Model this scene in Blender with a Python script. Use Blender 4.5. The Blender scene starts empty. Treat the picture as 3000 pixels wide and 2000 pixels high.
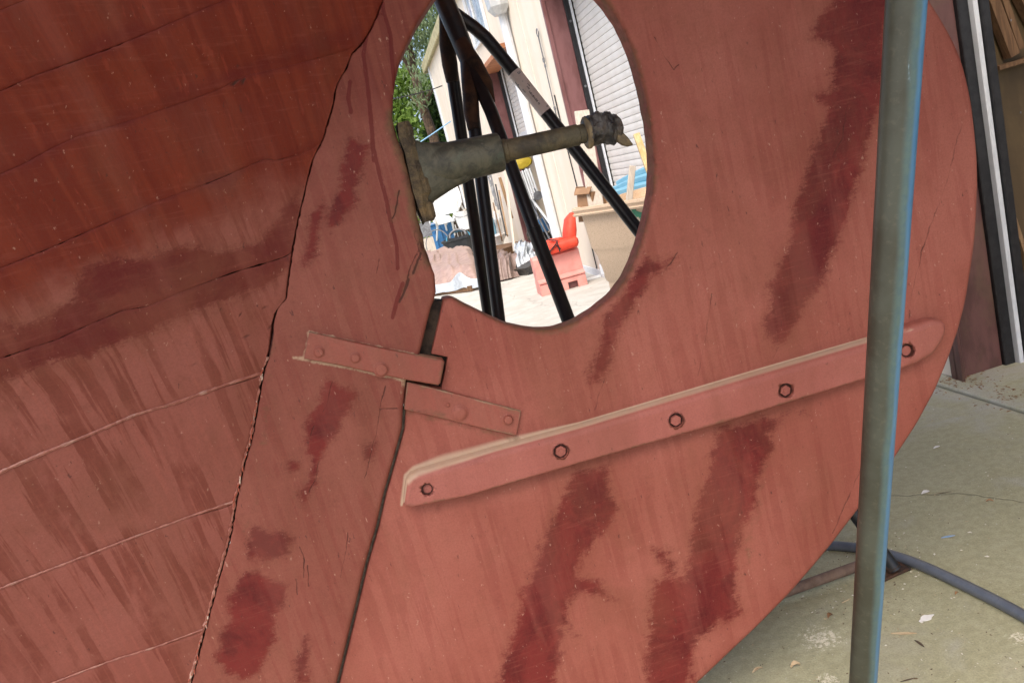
import bpy, bmesh, math, random
import numpy as np
from mathutils import Vector, Matrix, noise as mnoise
from mathutils.geometry import delaunay_2d_cdt
random.seed(7); rng = np.random.default_rng(7)
SC = bpy.context.scene; COL = SC.collection
# ------------------------------------------------------------------ camera, sky, sun, exposure
F = 2350.0; PITCH = math.radians(11.56); ROLL = math.radians(14.8); CAM = np.array([0., 0., 1.5])
FW = np.array([0, math.cos(PITCH), -math.sin(PITCH)]); R0 = np.array([1., 0, 0]); U0 = np.array([0, math.sin(PITCH), math.cos(PITCH)])
RR = math.cos(ROLL)*R0 - math.sin(ROLL)*U0; UU = math.sin(ROLL)*R0 + math.cos(ROLL)*U0
cd = bpy.data.cameras.new('camera'); cam = bpy.data.objects.new('camera', cd); COL.objects.link(cam)
cd.sensor_width = 36; cd.lens = F/3000*36; cd.clip_start = .05; cd.clip_end = 1000
cam.matrix_world = Matrix(((RR[0], UU[0], -FW[0], CAM[0]), (RR[1], UU[1], -FW[1], CAM[1]), (RR[2], UU[2], -FW[2], CAM[2]), (0, 0, 0, 1)))
SC.camera = cam
W = bpy.data.worlds.new('World'); SC.world = W; W.use_nodes = True
SUN_EL, SUN_AZ = 57, -162          # elevation, compass-like angle from +Y towards +X
bg = W.node_tree.nodes['Background']; sk = W.node_tree.nodes.new('ShaderNodeTexSky'); sk.sky_type = 'NISHITA'; sk.sun_disc = False
sk.sun_elevation = math.radians(SUN_EL); sk.sun_rotation = math.radians(SUN_AZ); sk.air_density = 0.75; sk.dust_density = 4.5; sk.ozone_density = 0.0
W.node_tree.links.new(sk.outputs[0], bg.inputs[0]); bg.inputs[1].default_value = 0.14
sd = bpy.data.lights.new('sun', 'SUN'); sd.energy = 1.3; sd.angle = math.radians(52); sd.color = (1, .96, .9)
sun = bpy.data.objects.new('sun', sd); COL.objects.link(sun)
_d = Vector((math.sin(math.radians(SUN_AZ))*math.cos(math.radians(SUN_EL)), math.cos(math.radians(SUN_AZ))*math.cos(math.radians(SUN_EL)), math.sin(math.radians(SUN_EL))))
sun.rotation_euler = _d.to_track_quat('Z', 'Y').to_euler(); sun.location = (-6, 0, 12)
SC.view_settings.view_transform = 'Standard'; SC.view_settings.look = 'None'; SC.view_settings.gamma = 1
SC.view_settings.use_curve_mapping = False; SC.view_settings.exposure = 1.17
SC.cycles.max_bounces = 6; SC.cycles.diffuse_bounces = 4

# ------------------------------------------------------------------ picture rays (3000x2000 pixels of the photograph)
def ray(x, y): return FW + (x-1500)/F*RR - (y-1000)/F*UU
def gr(x, y, z=0.):
    d = ray(x, y); return CAM + (z-CAM[2])/d[2]*d
def at_y(x, y, Y):
    d = ray(x, y); return CAM + Y/d[1]*d
def at_d(x, y, t): return CAM + t*ray(x, y)
def foot_on(p0, p1, Y):                  # where the picture line p0-p1, prolonged, meets the ground at depth Y
    lo, hi = 0., 12.
    for _ in range(60):
        m = (lo+hi)/2; x = p0[0]+(p1[0]-p0[0])*m; y = p0[1]+(p1[1]-p0[1])*m
        d = ray(x, y); Yg = 1e9 if d[2] >= -1e-4 else -CAM[2]/d[2]*d[1]
        if Yg > Y: lo = m
        else: hi = m
    return gr(x, y)

# ------------------------------------------------------------------ materials
class NT:
    def __init__(s, name):
        s.m = bpy.data.materials.new(name); s.m.use_nodes = True; s.t = s.m.node_tree
        s.b = s.t.nodes['Principled BSDF']; s.co = s.node('ShaderNodeTexCoord').outputs['Object']
    def node(s, typ, **kw):
        n = s.t.nodes.new(typ)
        for k, v in kw.items(): setattr(n, k, v)
        return n
    def set(s, sock, v):
        if isinstance(v, bpy.types.NodeSocket): s.t.links.new(v, sock)
        else:
            if sock.type == 'RGBA' and len(v) == 3: v = (*v, 1)
            sock.default_value = v
    def math(s, op, a, b=0., c=0., clamp=False):
        n = s.node('ShaderNodeMath', operation=op, use_clamp=clamp)
        s.set(n.inputs[0], a); s.set(n.inputs[1], b); s.set(n.inputs[2], c); return n.outputs[0]
    def mix(s, f, a, b, blend='MIX'):
        n = s.node('ShaderNodeMix', data_type='RGBA', blend_type=blend)
        s.set(n.inputs[0], f); s.set(n.inputs[6], a); s.set(n.inputs[7], b); return n.outputs[2]
    def map(s, scale=(1, 1, 1), rot=(0, 0, 0), loc=(0, 0, 0), vec=None):
        n = s.node('ShaderNodeMapping'); s.set(n.inputs[0], vec or s.co)
        n.inputs[1].default_value = loc; n.inputs[2].default_value = rot; n.inputs[3].default_value = scale; return n.outputs[0]
    def noise(s, scale, detail=4, rough=.55, dist=0., vec=None):
        n = s.node('ShaderNodeTexNoise'); s.set(n.inputs['Vector'], vec or s.co)
        n.inputs['Scale'].default_value = scale; n.inputs['Detail'].default_value = detail
        n.inputs['Roughness'].default_value = rough; n.inputs['Distortion'].default_value = dist; return n.outputs['Fac']
    def vor(s, scale, vec=None, feature='F1'):
        n = s.node('ShaderNodeTexVoronoi', feature=feature); s.set(n.inputs['Vector'], vec or s.co); n.inputs['Scale'].default_value = scale
        return n.outputs['Distance']
    def step(s, v, a, b, lo=0., hi=1.):
        n = s.node('ShaderNodeMapRange', interpolation_type='SMOOTHSTEP'); s.set(n.inputs[0], v)
        n.inputs[1].default_value = a; n.inputs[2].default_value = b; n.inputs[3].default_value = lo; n.inputs[4].default_value = hi; return n.outputs[0]
    def attr(s, name): return s.node('ShaderNodeAttribute', attribute_name=name).outputs['Fac']
    def rand(s): return s.node('ShaderNodeObjectInfo').outputs['Random']
    def bump(s, h, strength=.3, dist=.002):
        n = s.node('ShaderNodeBump'); n.inputs['Strength'].default_value = strength; n.inputs['Distance'].default_value = dist
        s.set(n.inputs['Height'], h); s.t.links.new(n.outputs[0], s.b.inputs['Normal'])
    def out(s, col, rough=.6, metal=0., spec=.5):
        s.set(s.b.inputs['Base Color'], col); s.set(s.b.inputs['Roughness'], rough); s.set(s.b.inputs['Metallic'], metal)
        s.b.inputs['Specular IOR Level'].default_value = spec; return s.m

def paint(name, A, B, deepA, deepB, streak=.35, spec=.35, upper=None):
    """old antifouling paint: faded pink-red, run marks, fresher dark patches (stain), cracks, runs, dust"""
    g = NT(name)
    big = g.noise(2.3, 5, .6); mid = g.noise(9, 5, .6, .4)
    st = g.noise(1, 5, .6, .3, g.map((40, 0, 2.1)))
    st2 = g.noise(1, 4, .6, .2, g.map((105, 0, 3.2), (0, 0, 0), (3, 1, 2)))
    fine = g.noise(70, 6, .65); grit = g.noise(240, 3, .6)
    base = g.mix(g.step(big, .35, .66), A, B)
    brk = g.noise(1, 5, .65, .3, g.map((10, 0, 5.5), (0, 0, 0), (6, 0, 2)))
    base = g.mix(g.math('MULTIPLY', g.math('MULTIPLY', g.step(g.math('ADD', st, g.math('MULTIPLY', g.math('SUBTRACT', fine, .5), .05)), .485, .54), g.step(brk, .34, .56)), streak), base, deepB)
    base = g.mix(g.math('MULTIPLY', g.step(st2, .5, .68), streak*.45), base, [min(1, c*1.45) for c in A])
    base = g.mix(g.math('MULTIPLY', g.step(mid, .5, .75), .30), base, [A[0]*.8, A[1]*.95, A[2]*.8])
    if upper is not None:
        up = g.step(g.math('ADD', g.attr('upper_dark'), g.math('MULTIPLY', g.math('SUBTRACT', mid, .5), .5)), .35, .65)
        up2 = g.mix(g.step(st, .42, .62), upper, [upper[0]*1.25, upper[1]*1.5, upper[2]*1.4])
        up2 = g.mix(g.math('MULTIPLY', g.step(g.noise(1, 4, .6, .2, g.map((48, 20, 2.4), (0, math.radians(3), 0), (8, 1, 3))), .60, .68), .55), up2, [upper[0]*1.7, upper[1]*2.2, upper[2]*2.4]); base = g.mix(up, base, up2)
    edge = g.noise(16, 8, .68, .5); brush = g.noise(1, 6, .7, .2, g.map((18, 18, 95), (0, math.radians(14), 0)))
    sd_ = g.math('ADD', g.attr('stain'), g.math('ADD', g.math('MULTIPLY', g.math('SUBTRACT', edge, .5), .42), g.math('MULTIPLY', g.math('SUBTRACT', brush, .5), .30)))
    sp = g.math('MULTIPLY', g.math('SUBTRACT', g.noise(34, 7, .66, .5), .5), .55); dry = g.noise(1, 6, .75, .2, g.map((30, 30, 190), (0, math.radians(12), 0))); sde = g.math('ADD', g.math('ADD', sd_, sp), g.math('MULTIPLY', g.math('SUBTRACT', dry, .5), .32)); m = g.math('MULTIPLY', g.step(sde, .34, .66), g.step(g.math('ADD', sde, g.math('MULTIPLY', g.math('SUBTRACT', grit, .5), .5)), .30, .62)); halo = g.step(sd_, .22, .55)
    deep = g.mix(g.step(g.noise(6, 7, .7, .8), .40, .60), [deepA[0]*.8, deepA[1]*.8, deepA[2]*.9], deepB)
    deep = g.mix(g.math('MULTIPLY', g.step(fine, .5, .7), .35), deep, [c*1.3 for c in deepB])
    col = g.mix(g.math('MULTIPLY', halo, .25), base, [A[0]*.72, A[1]*.85, A[2]*.7])
    col = g.mix(g.math('MULTIPLY', m, .93), col, deep)
    purp = g.step(g.math('ADD', g.attr('purple'), g.math('MULTIPLY', g.math('SUBTRACT', edge, .5), .9)), .15, .85)
    col = g.mix(g.math('MULTIPLY', purp, .5), col, [deepA[0]*.72, deepA[1]*.62, deepA[2]*.85])
    # chalky flecks, pits and scratches
    col = g.mix(g.math('MULTIPLY', g.step(g.noise(120, 4, .6, vec=g.map((1, 1, .55))), .665, .74), .5), col, (.48, .29, .22))
    film = g.step(g.noise(3.1, 6, .62, .9, g.map((1.5, 1, .6), loc=(9, 3, 2))), .46, .68)
    col = g.mix(g.math('MULTIPLY', film, .30), col, [A[0]*.66, A[1]*.80, A[2]*.62])
    wipe = g.step(g.noise(1, 5, .6, .25, g.map((9, 0, .9), (0, math.radians(3), 0), (2, 0, 5))), .50, .62)
    col = g.mix(g.math('MULTIPLY', wipe, .20), col, [min(1, A[0]*1.28), A[1]*1.45, A[2]*1.5])
    col = g.mix(g.math('MULTIPLY', g.step(g.noise(95, 4, .65, vec=g.map((1, 1, .35), loc=(5, 2, 8))), .655, .73), .7), col, (.06, .025, .02))
    col = g.mix(g.math('MULTIPLY', g.step(grit, .38, .68), .20), col, [c*.55 for c in A])
    gl = g.noise(1, 5, .7, .1, g.map((12, 12, 150), (0, math.radians(12), 0)))
    col = g.mix(g.math('MULTIPLY', g.step(gl, .52, .72), .16), col, [min(1, A[0]*1.35), A[1]*1.5, A[2]*1.5])
    col = g.mix(g.math('MULTIPLY', g.step(g.noise(30, 6, .72, .4, g.map(loc=(3, 3, 9))), .56, .74), .28), col, [A[0]*.55, A[1]*.6, A[2]*.55])
    dr = g.step(g.math('ADD', g.attr('drip'), g.math('ADD', g.math('MULTIPLY', g.math('SUBTRACT', fine, .5), .5), g.math('MULTIPLY', g.math('SUBTRACT', g.noise(9, 4), .5), .3))), .35, .62)
    col = g.mix(g.math('MULTIPLY', dr, .7), col, deepA)
    cr = g.step(g.math('ADD', g.attr('crack'), g.math('ADD', g.math('MULTIPLY', g.math('SUBTRACT', fine, .5), .30), g.math('MULTIPLY', g.math('SUBTRACT', g.noise(11, 3), .5), .7))), .62, .9)
    lc = g.step(g.math('ADD', g.attr('light'), g.math('ADD', g.math('MULTIPLY', g.math('SUBTRACT', fine, .5), .8), g.math('MULTIPLY', g.math('SUBTRACT', edge, .5), 1.2))), .58, .95)
    col = g.mix(g.math('MULTIPLY', lc, .7), col, (.45, .33, .22))
    du = g.step(g.math('ADD', g.attr('dust'), g.math('MULTIPLY', g.math('ADD', g.math('MULTIPLY', g.math('SUBTRACT', fine, .5), 1.0), g.math('MULTIPLY', g.math('SUBTRACT', grit, .5), 1.3)))), .45, .95)
    col = g.mix(g.math('MULTIPLY', du, .66), col, g.mix(g.noise(30), (.50, .39, .25), (.52, .44, .34)))
    gm = g.step(g.math('ADD', g.attr('grime'), g.math('ADD', g.math('MULTIPLY', g.math('SUBTRACT', edge, .5), 1.3), g.math('MULTIPLY', g.math('SUBTRACT', fine, .5), .9))), .40, 1.05)
    col = g.mix(g.math('MULTIPLY', gm, .8), col, g.mix(g.step(edge, .4, .6), (.045, .024, .014), (.12, .072, .036)))
    col = g.mix(g.math('MULTIPLY', cr, .88), col, (.05, .018, .013))
    h = g.math('ADD', g.math('MULTIPLY', fine, .5), g.math('MULTIPLY', mid, 1.2))
    h = g.math('ADD', h, g.math('MULTIPLY', g.noise(1, 4, .6, vec=g.map((55, 55, 7))), .5))
    h = g.math('SUBTRACT', h, g.math('MULTIPLY', cr, 1.2)); h = g.math('ADD', h, g.math('MULTIPLY', m, .25)); h = g.math('ADD', h, g.math('MULTIPLY', dr, .4))
    g.bump(h, .42, .0028)
    return g.out(col, g.math('ADD', .46, g.math('MULTIPLY', fine, .3)), 0, spec)

def simple(name, A, B, rough=.6, metal=0., scale=8, stretch=(1, 1, 1), bump=.15, dist=.002, spec=.4, detail=5, vary=0., dirt=None, dirt_amt=.5, lo=.4, hi=.6, emit=None):
    g = NT(name); n = g.noise(scale, detail, .6, .2, g.map(stretch))
    c = g.mix(g.step(n, lo, hi), A, B)
    if dirt: c = g.mix(g.math('MULTIPLY', g.step(g.noise(scale*.45, 7, .68, .5, g.map(loc=(4, 7, 1))), .48, .68), dirt_amt), c, dirt)
    if vary: c = g.mix(g.math('MULTIPLY', g.rand(), vary), c, [x*.45 for x in A])
    f = g.noise(scale*5, 4, .6, 0, g.map(stretch)); g.bump(g.math('ADD', f, n), bump, dist)
    return g.out(c, g.math('ADD', rough-.08, g.math('MULTIPLY', f, .16)), metal, spec)

M = {}
M['rudder'] = paint('faded rudder paint', (.240, .069, .049), (.298, .100, .074), (.098, .0088, .0095), (.140, .0165, .0155), .22, .16)
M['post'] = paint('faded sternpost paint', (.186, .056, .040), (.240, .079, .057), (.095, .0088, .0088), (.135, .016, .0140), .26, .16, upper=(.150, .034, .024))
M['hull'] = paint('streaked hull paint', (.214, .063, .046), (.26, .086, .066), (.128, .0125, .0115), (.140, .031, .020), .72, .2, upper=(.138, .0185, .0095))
M['strap'] = paint('painted strap iron', (.215, .060, .040), (.27, .083, .058), (.2, .03, .022), (.25, .04, .03), .2)
M['caulk'] = simple('red caulk', (.215, .062, .042), (.29, .105, .075), .45, scale=60, bump=.5, spec=.5, dirt=(.5, .38, .3), dirt_amt=.35)
M['old_caulk'] = simple('cracked pale caulk', (.30, .065, .035), (.55, .42, .33), .6, scale=70, lo=.56, hi=.6, bump=.5)
M['putty'] = simple('grey joint putty', (.20, .17, .125), (.13, .105, .08), .85, scale=60, bump=.5)
M['gap'] = simple('near black backing', (.018, .012, .009), (.05, .032, .02), .9, scale=40)
M['bronze'] = simple('weathered bronze', (.078, .066, .040), (.042, .035, .025), .66, .2, 22, bump=.6, dist=.004, dirt=(.16, .12, .06), dirt_amt=.55)
M['bronze_green'] = simple('verdigris bronze', (.078, .072, .047), (.045, .045, .034), .55, .3, 26, bump=.4, dirt=(.085, .12, .088), dirt_amt=.5)
def bronze_mat():
    g = NT('patinated bronze casting'); sx = g.node('ShaderNodeSeparateXYZ'); g.set(sx.inputs[0], g.co)
    n = g.noise(13, 7, .68, .6); f = g.noise(60, 6, .7); s = g.noise(30, 5, .65, .8, g.map((1, 1, 1), (0, 0, 0), (3, 1, 4)))
    k = g.step(g.math('ADD', sx.outputs['X'], g.math('MULTIPLY', g.math('SUBTRACT', n, .5), .16)), -.19, -.09)
    brown = g.mix(g.step(s, .38, .64), (.105, .078, .043), (.048, .034, .021)); brown = g.mix(g.math('MULTIPLY', g.step(n, .56, .72), .7), brown, (.21, .135, .06))
    green = g.mix(g.step(s, .36, .64), (.088, .082, .055), (.040, .039, .029)); green = g.mix(g.math('MULTIPLY', g.step(n, .54, .72), .55), green, (.095, .125, .085))
    c = g.mix(k, brown, green); c = g.mix(g.math('MULTIPLY', g.step(f, .58, .72), .5), c, (.16, .15, .11)); c = g.mix(g.math('MULTIPLY', g.step(f, .44, .32), .5), c, (.03, .026, .02))
    g.bump(g.math('ADD', g.math('MULTIPLY', f, .6), n), .6, .004); return g.out(c, .58, .2, .45)
M['bronze_green'] = bronze_mat(); M['flare'] = M['bronze_green']
M['crust'] = simple('crusty tan casting', (.11, .08, .042), (.05, .037, .024), .85, 0, 30, bump=.9, dist=.006, dirt=(.24, .15, .06), dirt_amt=.5)
M['tape'] = simple('black tape wrap', (.02, .02, .021), (.055, .05, .046), .38, 0, 24, bump=.6, dist=.004, dirt=(.14, .10, .065), dirt_amt=.5)
M['tie'] = simple('tan tape', (.20, .15, .08), (.12, .09, .055), .7, scale=40)
M['steel_black'] = simple('black painted pipe', (.012, .014, .018), (.02, .02, .022), .35, 0, 10, bump=.15, dirt=(.075, .038, .02), dirt_amt=.55)
M['steel_rust'] = simple('rusted pipe', (.060, .028, .015), (.022, .015, .012), .75, 0, 22, bump=.6, dirt=(.16, .085, .04), dirt_amt=.45)
M['rust_bar'] = simple('brown rusted bar', (.13, .085, .065), (.18, .12, .09), .8, 0, 25, bump=.5, dirt=(.09, .05, .03))
M['label'] = simple('pale pipe label', (.82, .74, .69), (.76, .68, .64), .45, scale=30, bump=.05)
M['ink'] = simple('black ink', (.02, .02, .022), (.03, .03, .03), .6, bump=0)
M['ink_blue'] = simple('blue grey ink', (.13, .19, .23), (.18, .23, .26), .6, bump=0)
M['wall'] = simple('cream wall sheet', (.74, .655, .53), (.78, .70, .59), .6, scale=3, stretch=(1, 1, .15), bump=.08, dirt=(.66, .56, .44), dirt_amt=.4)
M['white_trim'] = simple('white painted metal', (.66, .69, .72), (.60, .63, .66), .38, scale=12, bump=.05, spec=.5)
M['slat'] = simple('off white shutter slat', (.70, .69, .66), (.65, .635, .60), .45, scale=5, bump=.05, vary=.08)
M['maroon'] = simple('maroon steel', (.15, .058, .055), (.21, .092, .09), .42, scale=5, stretch=(1, 1, .4), bump=.1, spec=.5, dirt=(.085, .03, .028), dirt_amt=.5)
M['maroon_dirty'] = simple('dirty maroon steel', (.085, .035, .032), (.14, .062, .055), .45, scale=7, stretch=(1, 1, .4), bump=.2, spec=.5, dirt=(.13, .085, .05), dirt_amt=.55)
M['rubber'] = simple('black rubber', (.012, .012, .014), (.02, .02, .022), .42, scale=30, bump=.1)
M['lintel'] = simple('orange stained wood', (.46, .19, .085), (.36, .14, .06), .6, scale=14, stretch=(1, .2, 1), bump=.2)
M['wood'] = simple('tan timber', (.34, .22, .115), (.25, .15, .075), .7, scale=16, stretch=(4, 4, .4), bump=.3, vary=.25)
M['wood_dark'] = simple('brown stud timber', (.19, .105, .052), (.12, .064, .032), .75, scale=14, stretch=(4, 4, .4), bump=.3, vary=.3)
M['wood_pale'] = simple('pale grey board', (.52, .47, .40), (.44, .39, .33), .75, scale=18, stretch=(5, 5, .5), bump=.25)
M['wood_yellow'] = simple('yellow flaking board', (.55, .39, .17), (.62, .50, .28), .7, scale=26, stretch=(2, 2, .7), bump=.3, dirt=(.22, .13, .05), dirt_amt=.45)
M['ply'] = simple('brown plywood', (.115, .078, .036), (.085, .056, .027), .6, scale=5, stretch=(2, 2, .6), bump=.1, dirt=(.06, .04, .02))
M['fence'] = simple('grey fence board', (.115, .088, .066), (.07, .052, .04), .85, scale=14, stretch=(5, 5, .5), bump=.3, vary=.5)
M['cardboard'] = simple('cardboard', (.30, .175, .095), (.25, .145, .078), .8, scale=10, bump=.1)
M['bin'] = simple('speckled tan plastic', (.60, .45, .31), (.42, .29, .19), .55, scale=150, lo=.52, hi=.66, bump=.15, dist=.001, dirt=(.42, .29, .18), dirt_amt=.3)
M['green'] = simple('green print', (.03, .19, .10), (.035, .22, .12), .55, bump=0)
M['sticker'] = simple('white sticker', (.75, .77, .8), (.7, .72, .74), .5, bump=0)
M['blue'] = simple('blue plastic', (.055, .20, .42), (.04, .15, .34), .42, scale=6, bump=.1)
M['lblue'] = simple('light blue plastic', (.17, .36, .47), (.13, .30, .42), .42, scale=6, bump=.1)
M['teal'] = simple('deep blue edge', (.03, .16, .24), (.04, .2, .3), .5, bump=.05)
M['black_plastic'] = simple('black plastic', (.015, .018, .022), (.024, .027, .03), .45, bump=.1)
M['pink'] = simple('sun faded red plastic', (.68, .29, .25), (.60, .24, .205), .55, scale=5, bump=.1, dirt=(.60, .36, .28), dirt_amt=.4)
M['orange'] = simple('orange red life jacket cloth', (.72, .065, .03), (.62, .05, .022), .6, scale=14, bump=.35, dist=.006)
M['tarp'] = simple('brown tarpaulin', (.36, .255, .215), (.29, .20, .17), .5, scale=9, bump=.5, dist=.01)
M['tarp_dark'] = simple('dark brown tarpaulin', (.18, .125, .105), (.26, .19, .165), .45, scale=12, bump=.6, dist=.01)
M['silver'] = simple('silver tarp lining', (.55, .60, .64), (.42, .46, .5), .35, .2, 12, bump=.5, dist=.01)
M['white_plastic'] = simple('white plastic', (.76, .79, .80), (.68, .71, .72), .42, scale=6, bump=.05)
M['porcelain'] = simple('white porcelain', (.76, .76, .74), (.7, .7, .68), .2, scale=6, bump=.02, spec=.6)
M['grey_metal'] = simple('grey metal', (.22, .23, .245), (.15, .155, .165), .45, .4, 20, bump=.1)
M['iron_lace'] = simple('grey cast iron', (.30, .31, .32), (.24, .25, .26), .6, .2, 20)
M['yellow'] = simple('yellow plastic', (.55, .42, .04), (.45, .33, .03), .5, bump=.05)
M['trunk'] = simple('tree bark', (.105, .068, .042), (.045, .03, .02), .9, scale=9, stretch=(2, 2, .5), bump=.9, dist=.03, dirt=(.28, .19, .11), dirt_amt=.35)
M['roof'] = simple('weathered eave board', (.46, .42, .24), (.34, .31, .18), .7, scale=8, bump=.2)
M['hose'] = simple('dark grey rubber hose', (.085, .095, .115), (.105, .115, .135), .30, scale=30, bump=.1, spec=.55)
M['leaf_dead'] = simple('brown dead leaf', (.20, .10, .045), (.30, .17, .08), .7, scale=40)
M['chip_pale'] = simple('pale wood chip', (.52, .40, .25), (.42, .30, .17), .7, scale=40)
M['flake_white'] = simple('white paint flake', (.78, .76, .72), (.72, .69, .65), .6, scale=40)
M['flake_blue'] = simple('blue paint flake', (.22, .36, .55), (.3, .42, .58), .6, scale=40)
M['twig'] = simple('dark twig', (.07, .045, .03), (.11, .075, .05), .8, scale=40)
M['rope_blue'] = simple('pale blue rope', (.22, .42, .62), (.18, .36, .55), .7, scale=60)
M['glass'] = simple('reflecting window pane', (.42, .46, .46), (.20, .22, .21), .12, .1, 7, bump=.05, spec=.8, dirt=(.5, .3, .28), dirt_amt=.6)
M['hopper_grey'] = simple('grey hopper casing', (.55, .57, .57), (.42, .44, .45), .3, bump=.05)
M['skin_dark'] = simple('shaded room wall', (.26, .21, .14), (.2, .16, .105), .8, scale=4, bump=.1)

def leafmat(name, A, B, C):
    g = NT(name); n = g.noise(1.1, 3); r = g.noise(7, 2)
    c = g.mix(g.step(n, .38, .62), A, B); c = g.mix(g.step(r, .5, .7), c, C)
    g.b.inputs['Transmission Weight'].default_value = 0
    g.set(g.b.inputs['Subsurface Weight'], .0)
    m = g.out(c, .5, 0, .3)
    tr = g.node('ShaderNodeBsdfTranslucent'); g.set(tr.inputs[0], g.mix(.5, c, (.25, .38, .05)))
    mx = g.node('ShaderNodeMixShader'); mx.inputs[0].default_value = .45
    o = g.t.nodes['Material Output']; g.t.links.new(g.b.outputs[0], mx.inputs[1]); g.t.links.new(tr.outputs[0], mx.inputs[2]); g.t.links.new(mx.outputs[0], o.inputs[0])
    return m
M['leaf_light'] = leafmat('light green leaves', (.16, .26, .05), (.25, .38, .085), (.10, .18, .04))
M['leaf_grey'] = leafmat('grey green willow leaves', (.16, .22, .13), (.24, .30, .19), (.10, .15, .085))
M['leaf_dark'] = leafmat('dark green leaves', (.03, .065, .02), (.05, .10, .03), (.02, .04, .015))

def ground_mat():
    g = NT('weathered concrete'); pos = g.node('ShaderNodeNewGeometry').outputs['Position']
    big = g.noise(.9, 6, .6, .3, pos); mid = g.noise(4.5, 7, .62, .4, pos); fine = g.noise(38, 6, .65, 0, pos); grit = g.noise(190, 4, .65, 0, pos)
    c = g.mix(g.step(mid, .36, .66), (.43, .42, .375), (.51, .50, .46))
    # green algae film that keeps to the damp strip beside the keel
    dv = g.node('ShaderNodeVectorMath', operation='DISTANCE'); g.set(dv.inputs[0], pos); dv.inputs[1].default_value = (.75, 1.85, 0)
    near = g.step(dv.outputs['Value'], .5, 4.2, 1, 0)
    al = g.step(g.math('ADD', g.math('MULTIPLY', near, .68), g.math('MULTIPLY', g.math('SUBTRACT', mid, .5), 1.25)), .12, .62)
    c = g.mix(g.math('MULTIPLY', al, .68), c, g.mix(g.step(fine, .4, .6), (.265, .25, .095), (.345, .325, .15)))
    wet = g.step(g.noise(1.7, 6, .65, .6, pos), .56, .70)
    c = g.mix(g.math('MULTIPLY', wet, .35), c, (.36, .34, .275))
    c = g.mix(g.math('MULTIPLY', g.step(grit, .42, .7), .35), c, (.15, .14, .10))
    c = g.mix(g.math('MULTIPLY', g.step(g.noise(85, 4, .6, 0, pos), .64, .72), .6), c, (.58, .56, .5))
    c = g.mix(g.math('MULTIPLY', g.step(g.noise(46, 5, .7, 0, pos), .66, .72), .6), c, (.09, .08, .05))
    for (px, py, r) in ((2405, 1868, .10), (2425, 1990, .05), (2985, 1870, .05)):
        q = gr(px, py); d2 = g.node('ShaderNodeVectorMath', operation='DISTANCE'); g.set(d2.inputs[0], pos); d2.inputs[1].default_value = q
        k = g.math('ADD', g.step(d2.outputs['Value'], r*.1, r*1.5, .85, 0), g.math('MULTIPLY', g.math('SUBTRACT', g.noise(70, 7, .8, .5, pos), .5), 3.0))
        c = g.mix(g.math('MULTIPLY', g.step(k, .74, .95), .75), c, (.74, .69, .55))
    vd = g.node('ShaderNodeTexVoronoi', feature='DISTANCE_TO_EDGE'); vd.inputs['Scale'].default_value = .55
    wv = g.node('ShaderNodeVectorMath', operation='ADD'); g.set(wv.inputs[0], pos)
    nn = g.node('ShaderNodeTexNoise'); g.set(nn.inputs['Vector'], pos); nn.inputs['Scale'].default_value = 2.2; nn.inputs['Detail'].default_value = 6
    sc = g.node('ShaderNodeVectorMath', operation='SCALE'); g.set(sc.inputs[0], nn.outputs['Color']); sc.inputs['Scale'].default_value = .5
    g.set(wv.inputs[1], sc.outputs[0]); g.set(vd.inputs['Vector'], wv.outputs[0])
    ck = g.step(vd.outputs['Distance'], .002, .007, 1, 0)
    c = g.mix(g.math('MULTIPLY', ck, .22), c, (.10, .09, .065))
    g.bump(g.math('SUBTRACT', g.math('ADD', g.math('MULTIPLY', fine, .6), g.math('MULTIPLY', grit, .5)), ck), .5, .006)
    return g.out(c, .72, 0, .35)
M['ground'] = ground_mat()

def pole_mat():
    """blue painted pipe; algae film on one side, sky reflection painted into the other"""
    g = NT('algae covered blue pipe'); n = g.noise(14, 6, .65, .3, g.map((1, 1, .35))); f = g.noise(90, 5, .6)
    a = g.step(g.math('ADD', g.attr('side'), g.math('MULTIPLY', g.math('SUBTRACT', n, .5), .22)), .22, .36)
    blue = g.mix(g.step(n, .35, .65), (.055, .16, .30), (.085, .21, .35))  # blue holds both the pipe's paint and its sky reflection
    mid = g.mix(g.step(f, .4, .6), (.075, .125, .12), (.06, .11, .12))
    alg = g.mix(g.step(g.noise(5, 6, .65), .4, .62), (.036, .037, .026), (.054, .060, .046))
    alg = g.mix(g.math('MULTIPLY', g.step(f, .52, .7), .12), alg, (.20, .19, .13))
    c = g.mix(a, blue, mid); a2 = g.step(g.math('ADD', g.attr('side'), g.math('MULTIPLY', g.math('SUBTRACT', n, .5), .28)), .36, .66)
    c = g.mix(a2, c, alg)
    sc = g.step(g.math('ADD', g.attr('scrape'), g.math('MULTIPLY', g.math('SUBTRACT', f, .5), .5)), .5, .7)
    c = g.mix(g.math('MULTIPLY', sc, .8), c, (.22, .32, .38))
    c = g.mix(g.math('MULTIPLY', g.step(g.noise(60, 4, .6, vec=g.map((1, 1, .5))), .73, .78), .7), c, (.36, .34, .26))
    g.bump(f, .2, .002); return g.out(c, .42, 0, .5)
M['pole'] = pole_mat()

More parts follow.
